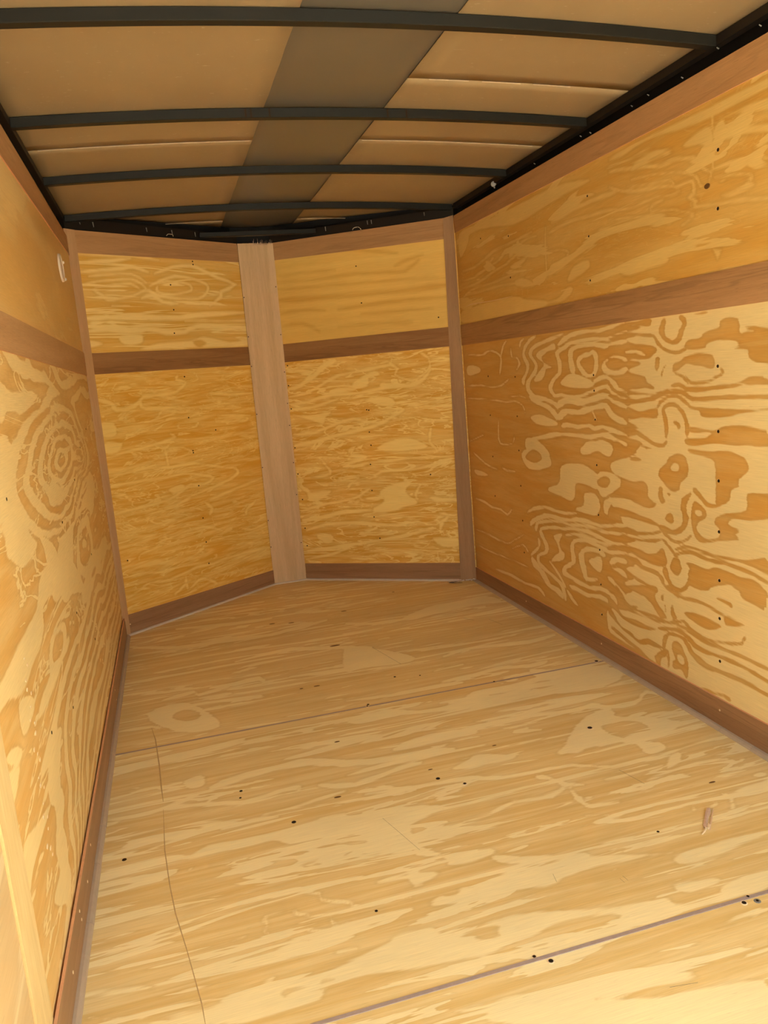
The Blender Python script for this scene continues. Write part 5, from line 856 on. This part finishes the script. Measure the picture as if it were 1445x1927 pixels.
def bead(name, fr, u0, u1, w, h, d, mat, parent, cuts=(), gap=.0015, z=0.0):
    """rounded filler strip lying in the corner between wall board and floor"""
    f = FR_[fr]; es = [u0] + list(cuts) + [u1]
    for a, b in zip(es, es[1:]):
        n = max(2, int(abs(b - a) / .06)); m = bmesh.new(); rows = []
        for i in range(n + 1):
            u = a + gap / 2 + (b - a - gap) * i / n; ww = w * (.97 + .06 * random.random()); hh = h * (.96 + .08 * random.random())
            rows.append([m.verts.new(f(u, z + y, d + x)) for x, y in ((0, .0002), (0, hh), (ww * .45, hh * .95), (ww * .85, hh * .6), (ww, .0002))])
        for r0, r1 in zip(rows, rows[1:]):
            for k in range(5): m.faces.new((r0[k], r0[(k + 1) % 5], r1[(k + 1) % 5], r1[k]))
        m.faces.new(rows[0]); m.faces.new(rows[-1][::-1])
        bmesh.ops.recalc_face_normals(m, faces=m.faces)
        from_bm(name, m, mat, parent)

bb_r = baseboard('baseboard_right', 'RW', q(Z0, rw['b'], YB, L - .003), .0002, .006, 'brown baseboard along the foot of the right wall', [(1.765, .055), (1.54, .06), (2.39, .05), (3.0, .045)])
bead('filler_strip', 'RW', YB, L - .004, .016, .010, .0062, CAULK, bb_r, (1.0, 1.626, 1.75, 2.202, 2.375, 3.243))
bb_l = baseboard('baseboard_left', 'LW', q(Z0, lw['b'], YB, L - .008), .004, .0095, 'brown baseboard along the foot of the left wall', [(2.748, .063), (2.752, .026), (1.771, .066), (1.662, .045), (1.526, .07), (1.532, .047), (1.379, .05)], LU['post'])
bead('filler_strip', 'LW', YB, L - .012, .014, .011, .0097, CAULK, bb_l, (.8, 1.571, 1.782, 1.951, 2.6))
bb_fl = baseboard('baseboard_front_left', 'FL', q(Z0, fl['b'], .022, LFL - .004), .0002, .006, 'dark brown baseboard under the left nose panel', [(.03, .05)])
bead('caulk_bead', 'FL', .012, LFL - .002, .010, .008, .0062, CAULK_PALE, bb_fl)
bb_fr = baseboard('baseboard_front_right', 'FR', q(Z0, fr['b'], .004, LFR - .052), .0002, .006, 'brown baseboard under the right nose panel')
bead('caulk_bead', 'FR', .0, LFR - .09, .011, .009, .0062, CAULK_PALE, bb_fr)
m = bmesh.new(); random.seed(3)
for i in range(14):
    u = LFR - .11 + .10 * i / 13; x = .008 + .02 * random.random()
    p = [FR_['FR'](u + .012 * random.uniform(-1, 1), .004 + .008 * random.random(), x) for _ in range(3)]
    tube(m, p, [.001, .003, .0012], 5)
tag(from_bm('caulk_crumbs', m, CAULK_PALE, bb_fr), kind='stuff')
m = bmesh.new()
for i in range(9):
    u = LFR - .16 + .06 * random.random(); x = .03 + .03 * random.random()
    tube(m, [FR_['FR'](u, .002, x), FR_['FR'](u + .02, .003, x + .004), FR_['FR'](u + .035, .002, x)], [.0008, .002, .0008], 4)
tag(from_bm('dark_crumbs', m, PENCIL, bb_fr), kind='stuff')

# ---------------------------------------------------------------- corner posts and nose board
t1 = board('trim_1', 'FL', [(-.006, .0), (.0235, .0), (.0365, 1.7495), (-.012, 1.752)], .0066, .0100, [LU['leftside'], LEDGE], None, True); tag(t1, 'brown strip covering the left corner of the nose', kind='structure')
t3 = board('trim_3', 'FR', [(.8575, .0), (LFR - .003, .0), (LFR - .003, 1.755), (.8885, 1.748)], .0066, .0100, [LU['post'], LEDGE], None, True); tag(t3, 'brown strip covering the right corner of the nose', kind='structure')
# the nose board has a torn top edge
m = bmesh.new(); uvl = m.loops.layers.uv.new('UVMap'); random.seed(12)
top = []; n = 44
for i in range(n + 1):
    t = i / n; x = .7476 + (.9252 - .7476) * t
    top.append((x, 1.7535 - .0016 * t + (random.uniform(-.012, .006) if t > .42 else random.uniform(-.001, .001)) * (1 if i % 2 else .25)))
out = [(.7445, 0.0), (.9185, 0.0)] + top[::-1]
fv = [m.verts.new(FR_['NO'](x, z, .0072)) for x, z in out]; bv = [m.verts.new(FR_['NO'](x, z, .0030)) for x, z in out]
ff = [m.faces.new(fv), m.faces.new(bv[::-1])]; ff[1].material_index = 1
for i in range(len(out)):
    k = (i + 1) % len(out); fc = m.faces.new((fv[k], fv[i], bv[i], bv[k])); fc.material_index = 1
pos = {v: o for v, o in zip(fv + bv, out + out)}
for fc in m.faces:
    for lp in fc.loops: o = pos[lp.vert]; lp[uvl].uv = (o[1], o[0])
bmesh.ops.triangulate(m, faces=ff); bmesh.ops.recalc_face_normals(m, faces=m.faces)
t2 = from_bm('trim_2', m, [LU['nose'], LEDGE]); tag(t2, 'pale pinkish board up the middle of the nose, torn at its top', kind='structure')
m = bmesh.new()
for i in range(26):
    x = random.uniform(.825, .922); z = 1.738 + random.uniform(0, .012); h = random.uniform(.008, .026)
    tube(m, [FR_['NO'](x, z, .007), FR_['NO'](x + random.uniform(-.003, .003), z + h, .0085 + random.uniform(0, .008))], [.0009, .0003], 4)
tag(from_bm('torn_fibres', m, PINK, t2), kind='stuff')
m = bmesh.new()
for x, z in ((.752, 1.494), (.752, 1.30), (.751, 1.152), (.751, .909), (.750, .632), (.749, .35), (.748, .206), (.917, 1.537), (.917, 1.30), (.916, 1.111), (.915, .95), (.914, .836), (.914, .64), (.913, .469), (.911, .208)): disc(m, 'NO', x, z, .0072, .0026, .0006, 6)
tag(from_bm('nail_heads', m, DARKHOLE, t2), kind='stuff')
board('backing', 'NO', [(BX0 - .06, -.05), (BX1 + .06, -.05), (BX1 + .06, 1.856), (BX0 - .06, 1.856)], -G - .012, -G + .004, [SHELL, SHELL], t2)
bead('caulk_bead', 'NO', BX0 - .002, BX1 + .002, .010, .008, .0075, CAULK_PALE, t2)

# ---------------------------------------------------------------- roof
zr = lambda x: 1.8085 + .0275 * (1 - ((x - W / 2) / (W / 2)) ** 2)
def roof_piece(name, xs, y0, y1, dz, mat, parent, sag=.0015, wob=None, th=.0022):
    """a curved roof sheet; sags a little between the bows"""
    m = bmesh.new(); bows = (1.154, 1.776, 2.386, 2.995, 3.60, 4.25)
    ys = [y0 + (y1 - y0) * i / max(1, int((y1 - y0) / .05)) for i in range(max(1, int((y1 - y0) / .05)) + 1)]
    g = []
    for y in ys:
        row = []
        for i, x in enumerate(xs):
            k = min(abs(y - b) for b in bows); s = sag * (1 - math.exp(-(k / .09) ** 2)) * (.6 + .4 * math.sin(3 * x + 5 * y))
            xx = x + (wob * math.sin(y * 31 + x) * .5 if wob and i in (0, len(xs) - 1) else 0)
            row.append(m.verts.new((xx, y, zr(x) + dz - s)))
        g.append(row)
    for i in range(len(ys) - 1):
        for k in range(len(xs) - 1): m.faces.new((g[i][k], g[i][k + 1], g[i + 1][k + 1], g[i + 1][k]))
    for co, no in (((0, L + .05, 0), nFL), ((BX1, L + BY + .05, 0), nFR), ((0, L + BY + .06, 0), (0, 1, 0))):
        bmesh.ops.bisect_plane(m, geom=m.verts[:] + m.edges[:] + m.faces[:], plane_co=co, plane_no=no, clear_outer=True)
    r = bmesh.ops.solidify(m, geom=m.faces[:], thickness=-th)
    bmesh.ops.recalc_face_normals(m, faces=m.faces)
    return from_bm(name, m, mat, parent, True)
m = bmesh.new(); c = [(-G - .01, YB), (W + G + .01, YB), (W + G + .01, L + .06), (BX1 + .05, L + BY + .07), (BX0 - .05, L + BY + .07), (-G - .01, L + .06)]
v = [m.verts.new((x, y, z)) for z in (1.850, 1.862) for x, y in c]
m.faces.new(v[:6][::-1]); m.faces.new(v[6:])
for i in range(6): m.faces.new((v[i], v[(i + 1) % 6], v[6 + (i + 1) % 6], v[6 + i]))
ceiling = tag(from_bm('ceiling', m, SHELL), 'low curved trailer roof of tan sheets with a darker centre strip', kind='structure')
lin = lambda a, b, n: [a + (b - a) * i / n for i in range(n + 1)]
for y0, y1 in ((YB, 2.68), (2.681, 3.93), (3.931, 4.17)): roof_piece('side_sheet', lin(-.03, .676, 10), y0, y1, .0, ROOF, ceiling, .0013, .0012)
for y0, y1 in ((YB, 2.14), (2.141, 2.68), (2.681, 3.93), (3.931, 4.17)): roof_piece('side_sheet', lin(1.032, W + .03, 10), y0, y1, .0, ROOF, ceiling, .0013)
roof_piece('centre_sheet', lin(.64, 1.07, 6), YB, 4.17, .0030, STRIP, ceiling, .001)['label'] = 'darker grey brown centre strip of the roof'
def crease(x0, x1, y, bow=.0, dash=False):
    m = bmesh.new(); n = 12
    for i in range(n):
        if dash and i % 4 == 3: continue
        pts = []
        for t in (i / n, (i + .5) / n, (i + 1) / n):
            x = x0 + (x1 - x0) * t; pts.append((x, y + bow * math.sin(3.14 * t), zr(x) - .0030))
        tube(m, pts, .0014, 5)
    tag(from_bm('crease', m, CREASE, ceiling), kind='stuff')
crease(.03, .67, 2.68, .0); crease(1.04, 1.66, 2.68, -.0); crease(1.09, 1.55, 2.14, .0, True); crease(.40, .67, 3.93); crease(1.05, 1.30, 3.93)

def roof_bow(y, label):
    """hat shaped steel bow, bent to the roof; front face 25 mm, 28 mm deep"""
    m = bmesh.new(); n = 28; sec = ((0, -.0005), (0, -.0265), (.028, -.0265), (.028, -.0005))
    rows = []
    for i in range(n + 1):
        x = .004 + (W - .008) * i / n
        rows.append([m.verts.new((x, y + a, zr(x) + b - .0012)) for a, b in sec])
    for r0, r1 in zip(rows, rows[1:]):
        for k in range(4): m.faces.new((r0[k], r1[k], r1[(k + 1) % 4], r0[(k + 1) % 4]))
    m.faces.new(rows[0]); m.faces.new(rows[-1][::-1])
    bmesh.ops.recalc_face_normals(m, faces=m.faces)
    bmesh.ops.bevel(m, geom=[e for e in m.edges if abs(e.verts[0].co.x - e.verts[1].co.x) > .01], offset=.0014, segments=1, affect='EDGES')
    bmesh.ops.translate(m, verts=m.verts, vec=(-W / 2, -y, -1.80))
    me = bpy.data.meshes.new('roof_bow'); m.to_mesh(me); m.free(); me.materials.append(STEEL)
    o = link('roof_bow', me); o.location = (W / 2, y, 1.80)
    return tag(o, label, 'roof beam', 'roof bows across the trailer')
bows = [roof_bow(1.762, 'nearest dark steel roof bow, at the very top of the picture'), roof_bow(2.372, 'second nearest dark steel roof bow, with weld marks near its middle'),
        roof_bow(2.982, 'third dark steel roof bow, its right end beside the silver bolt'), roof_bow(3.583, 'farthest full width dark steel roof bow, just before the nose')]
m = bmesh.new()
for x in (.622, .637, .690, 1.040, 1.098):
    z = zr(x); box(m, x - .0022, x + .0022, 2.3705, 2.3722, z - .0262, z - .004)
bmesh.ops.translate(m, verts=m.verts, vec=(-W / 2, -2.372, -1.80))
wm = from_bm('weld_marks', m, DARKHOLE, bows[1]); tag(wm, kind='stuff')
m = bmesh.new()
box(m, .562, 1.120, 3.950, 3.985, 1.7665, 1.7870)
bmesh.ops.bevel(m, geom=m.edges[:], offset=.0015, segments=1, affect='EDGES')
bmesh.ops.translate(m, verts=m.verts, vec=(-.84, -3.95, -1.777))
o = from_bm('roof_bow', m, STEEL); o.location = (.84, 3.95, 1.777)
tag(o, 'short straight grey steel bar in the nose above the pale board', 'roof beam')

def rail(name, c, z0, z1, label):
    m = bmesh.new(); v = [m.verts.new((x, y, z)) for z in (z0, z1) for x, y in c]; k = len(c)
    m.faces.new(v[:k][::-1]); m.faces.new(v[k:])
    for i in range(k): m.faces.new((v[i], v[(i + 1) % k], v[k + (i + 1) % k], v[k + i]))
    bmesh.ops.recalc_face_normals(m, faces=m.faces)
    return tag(from_bm(name, m, TUBE), label, 'frame rail')
r_l = rail('frame_rail', [(-.019, YB), (.002, YB), (.002, L - .004), (-.019, L - .004)], 1.7845, 1.8065, 'dark steel top rail above the left wall')
r_r = rail('frame_rail', [(W + .021, YB), (W - .002, YB), (W - .002, L - .004), (W + .021, L - .004)], 1.7845, 1.8065, 'dark steel top rail above the right wall')
P2 = lambda K, u, d: FR_[K](u, 0, d)[:2]
r_fl = rail('frame_rail', [P2('FL', .006, -.012), P2('FL', LFL + .012, -.012), P2('FL', LFL + .02, -.04), P2('FL', -.01, -.04)], 1.73, 1.8005, 'black steel rail above the left half of the nose')
r_fr = rail('frame_rail', [P2('FR', -.012, -.012), P2('FR', LFR - .006, -.012), P2('FR', LFR + .01, -.04), P2('FR', -.02, -.04)], 1.73, 1.7945, 'black steel rail above the right half of the nose')
# short zinc ticks set in the dark gap above the lining
for K, par, us in (('FL', r_fl, ((.076, .004), (.137, .010), (.40, .009), (.536, .009), (.668, .010))), ('FR', r_fr, ((.292, .010), (.511, .009), (.531, .009), (.795, .008)))):
    for u, h in us:
        m = bmesh.new(); p0 = FR_[K](u, 1.782 + h, -.010); p1 = FR_[K](u + .0015, 1.782 - h, -.009)
        tube(m, [p0, p1], [.0022, .0014], 6); from_bm('metal_tick', m, ZINC, par)
for par, pts in ((r_r, ((1.762, 1.775), (1.90, 1.757), (2.05, 1.765), (2.13, 1.762), (2.42, 1.764), (2.36, 1.757), (2.75, 1.766), (1.62, 1.768))),):
    for y, z in pts:
        m = bmesh.new(); tube(m, [(W + .004, y, z), (W - .001, y + .002, z + .004)], [.0018, .0012], 5); from_bm('metal_tick', m, ZINC, par)
m = bmesh.new()
def ring(m, c, ax, r0, r1, n=14):
    ax = Vector(ax).normalized(); a = ax.orthogonal().normalized(); b = ax.cross(a); c = Vector(c)
    f = lambda r, h, k: m.verts.new(c + ax * h + (a * math.cos(6.2832 * k / n) + b * math.sin(6.2832 * k / n)) * r)
    lo = [f(r0, 0, k) for k in range(n)]; hi = [f(r0 * .9, r1, k) for k in range(n)]
    m.faces.new(lo[::-1]); m.faces.new(hi)
    for k in range(n): m.faces.new((lo[k], lo[(k + 1) % n], hi[(k + 1) % n], hi[k]))
ring(m, (W - .0025, 3.11, 1.783), (-.35, -1, -.25), .011, .003)
bw = from_bm('washer', m, ZINC, r_r); bw['label'] = 'silver washer at the end of the third roof bow'
m = bmesh.new(); ring(m, (W - .0036, 3.107, 1.7823), (-.35, -1, -.25), .0062, .006, 6); from_bm('bolt_head', m, ZINC, bw)
m = bmesh.new(); tube(m, [(W - .004, 3.10, 1.769), (W - .002, 3.10, 1.764)], [.004, .002], 6); from_bm('metal_tick', m, ZINC, r_r)
# wires
def wire(pts, label):
    m = bmesh.new(); tube(m, pts, .0016, 6); c = Vector(pts[0]); bmesh.ops.translate(m, verts=m.verts, vec=-c)
    o = from_bm('wire_loop', m, WIRE, None, True); o.location = c; tag(o, label, 'wire')
arc = lambda K, u, v, ru, rv, d, a0, a1: [FR_[K](u + ru * math.cos(a0 + (a1 - a0) * i / 10), v + rv * math.sin(a0 + (a1 - a0) * i / 10), d + .004 * math.sin(i)) for i in range(11)]
wire(arc('FL', .520, 1.7555, .022, .017, -.006, 2.7, .5), 'thin pale wire loop poking up above the left half of the nose')
wire(arc('FR', .455, 1.7515, .022, .017, -.006, 2.8, .2), 'thin pale wire loop poking up above the right half of the nose')

# ---------------------------------------------------------------- small things
# oval fitting on the left wall near the corner
fit = empty('oval_fitting', (.0, 3.15, 1.537)); tag(fit, 'small white oval plastic fitting high on the left wall beside the corner strip', 'fitting')
def oval(m, ry, rz, d0, d1, inner=None, n=28):
    P_ = lambda k, s, d: m.verts.new((d, ry * s[0] * math.cos(6.28319 * k / n), rz * s[1] * math.sin(6.28319 * k / n)))
    if inner:
        R = [[P_(k, (1, 1), d0) for k in range(n)], [P_(k, (.96, .97), d1) for k in range(n)], [P_(k, (inner + .04, inner + .06), d1) for k in range(n)], [P_(k, (inner, inner + .04), d0 + .001) for k in range(n)]]
        for a, b in zip(R, R[1:]):
            for k in range(n): m.faces.new((a[k], a[(k + 1) % n], b[(k + 1) % n], b[k]))
    else:
        a = [P_(k, (1, 1), d0) for k in range(n)]; b = [P_(k, (.94, .96), d1) for k in range(n)]
        m.faces.new(b)
        for k in range(n): m.faces.new((a[k], a[(k + 1) % n], b[(k + 1) % n], b[k]))
    bmesh.ops.recalc_face_normals(m, faces=m.faces)
m = bmesh.new(); oval(m, .060, .050, .0003, .007, .74); from_bm('rim', m, WHITE, fit, True)
m = bmesh.new(); oval(m, .046, .040, .0003, .0045); from_bm('plate', m, WHITE, fit, True)
for z in (.026, -.034):
    m = bmesh.new(); bmesh.ops.create_icosphere(m, subdivisions=2, radius=.006); bmesh.ops.translate(m, verts=m.verts, vec=(.0065, .050, z)); from_bm('knob', m, WHITE, fit, True)
# splinter of wood on the floor
sp = empty('wood_splinter', (1.366, 1.398, 0)); tag(sp, 'thin torn splinter of wood lying on the floor near the right wall', 'splinter')
sp.rotation_euler = (0, 0, math.atan2(1.436 - 1.359, 1.399 - 1.331))
m = bmesh.new(); uvl = m.loops.layers.uv.new('UVMap'); n = 9; rows = []; random.seed(8)
for i in range(n):
    t = i / (n - 1); x = -.026 + .078 * t; y = .0012 * math.sin(5 * t); w = (.0046 + .0010 * random.uniform(-1, 1)) * (.6 if i == 0 else 1); z = .0035 + .0025 * t
    rows.append([m.verts.new((x + random.uniform(-.001, .001), y + s * w, zz)) for s, zz in ((-1, z - .0025), (-1, z), (0, z + .001), (1, z), (1, z - .0025))])
for a, b in zip(rows, rows[1:]):
    for k in range(5): m.faces.new((a[k], a[(k + 1) % 5], b[(k + 1) % 5], b[k]))
m.faces.new(rows[0][::-1]); m.faces.new(rows[-1]); bmesh.ops.recalc_face_normals(m, faces=m.faces)
from_bm('chip', m, PINK, sp)
m = bmesh.new(); tube(m, [(-.03, -.0085, .0016), (.0, -.0092, .003), (.03, -.0095, .0035), (.052, -.0112, .006)], [.0016, .0022, .0016, .0012], 5); from_bm('side_sliver', m, plain('sliver_wood', (.62, .42, .26, 1), .65, .2), sp)
m = bmesh.new(); tube(m, [(-.052, .006, .001), (-.04, .001, .0025), (-.026, -.001, .004)], [.0016, .0022, .0018], 5); tube(m, [(-.028, -.006, .0035), (-.014, -.006, .005)], [.003, .0035], 5); tag(from_bm('torn_end', m, CHIP, sp), kind='stuff')
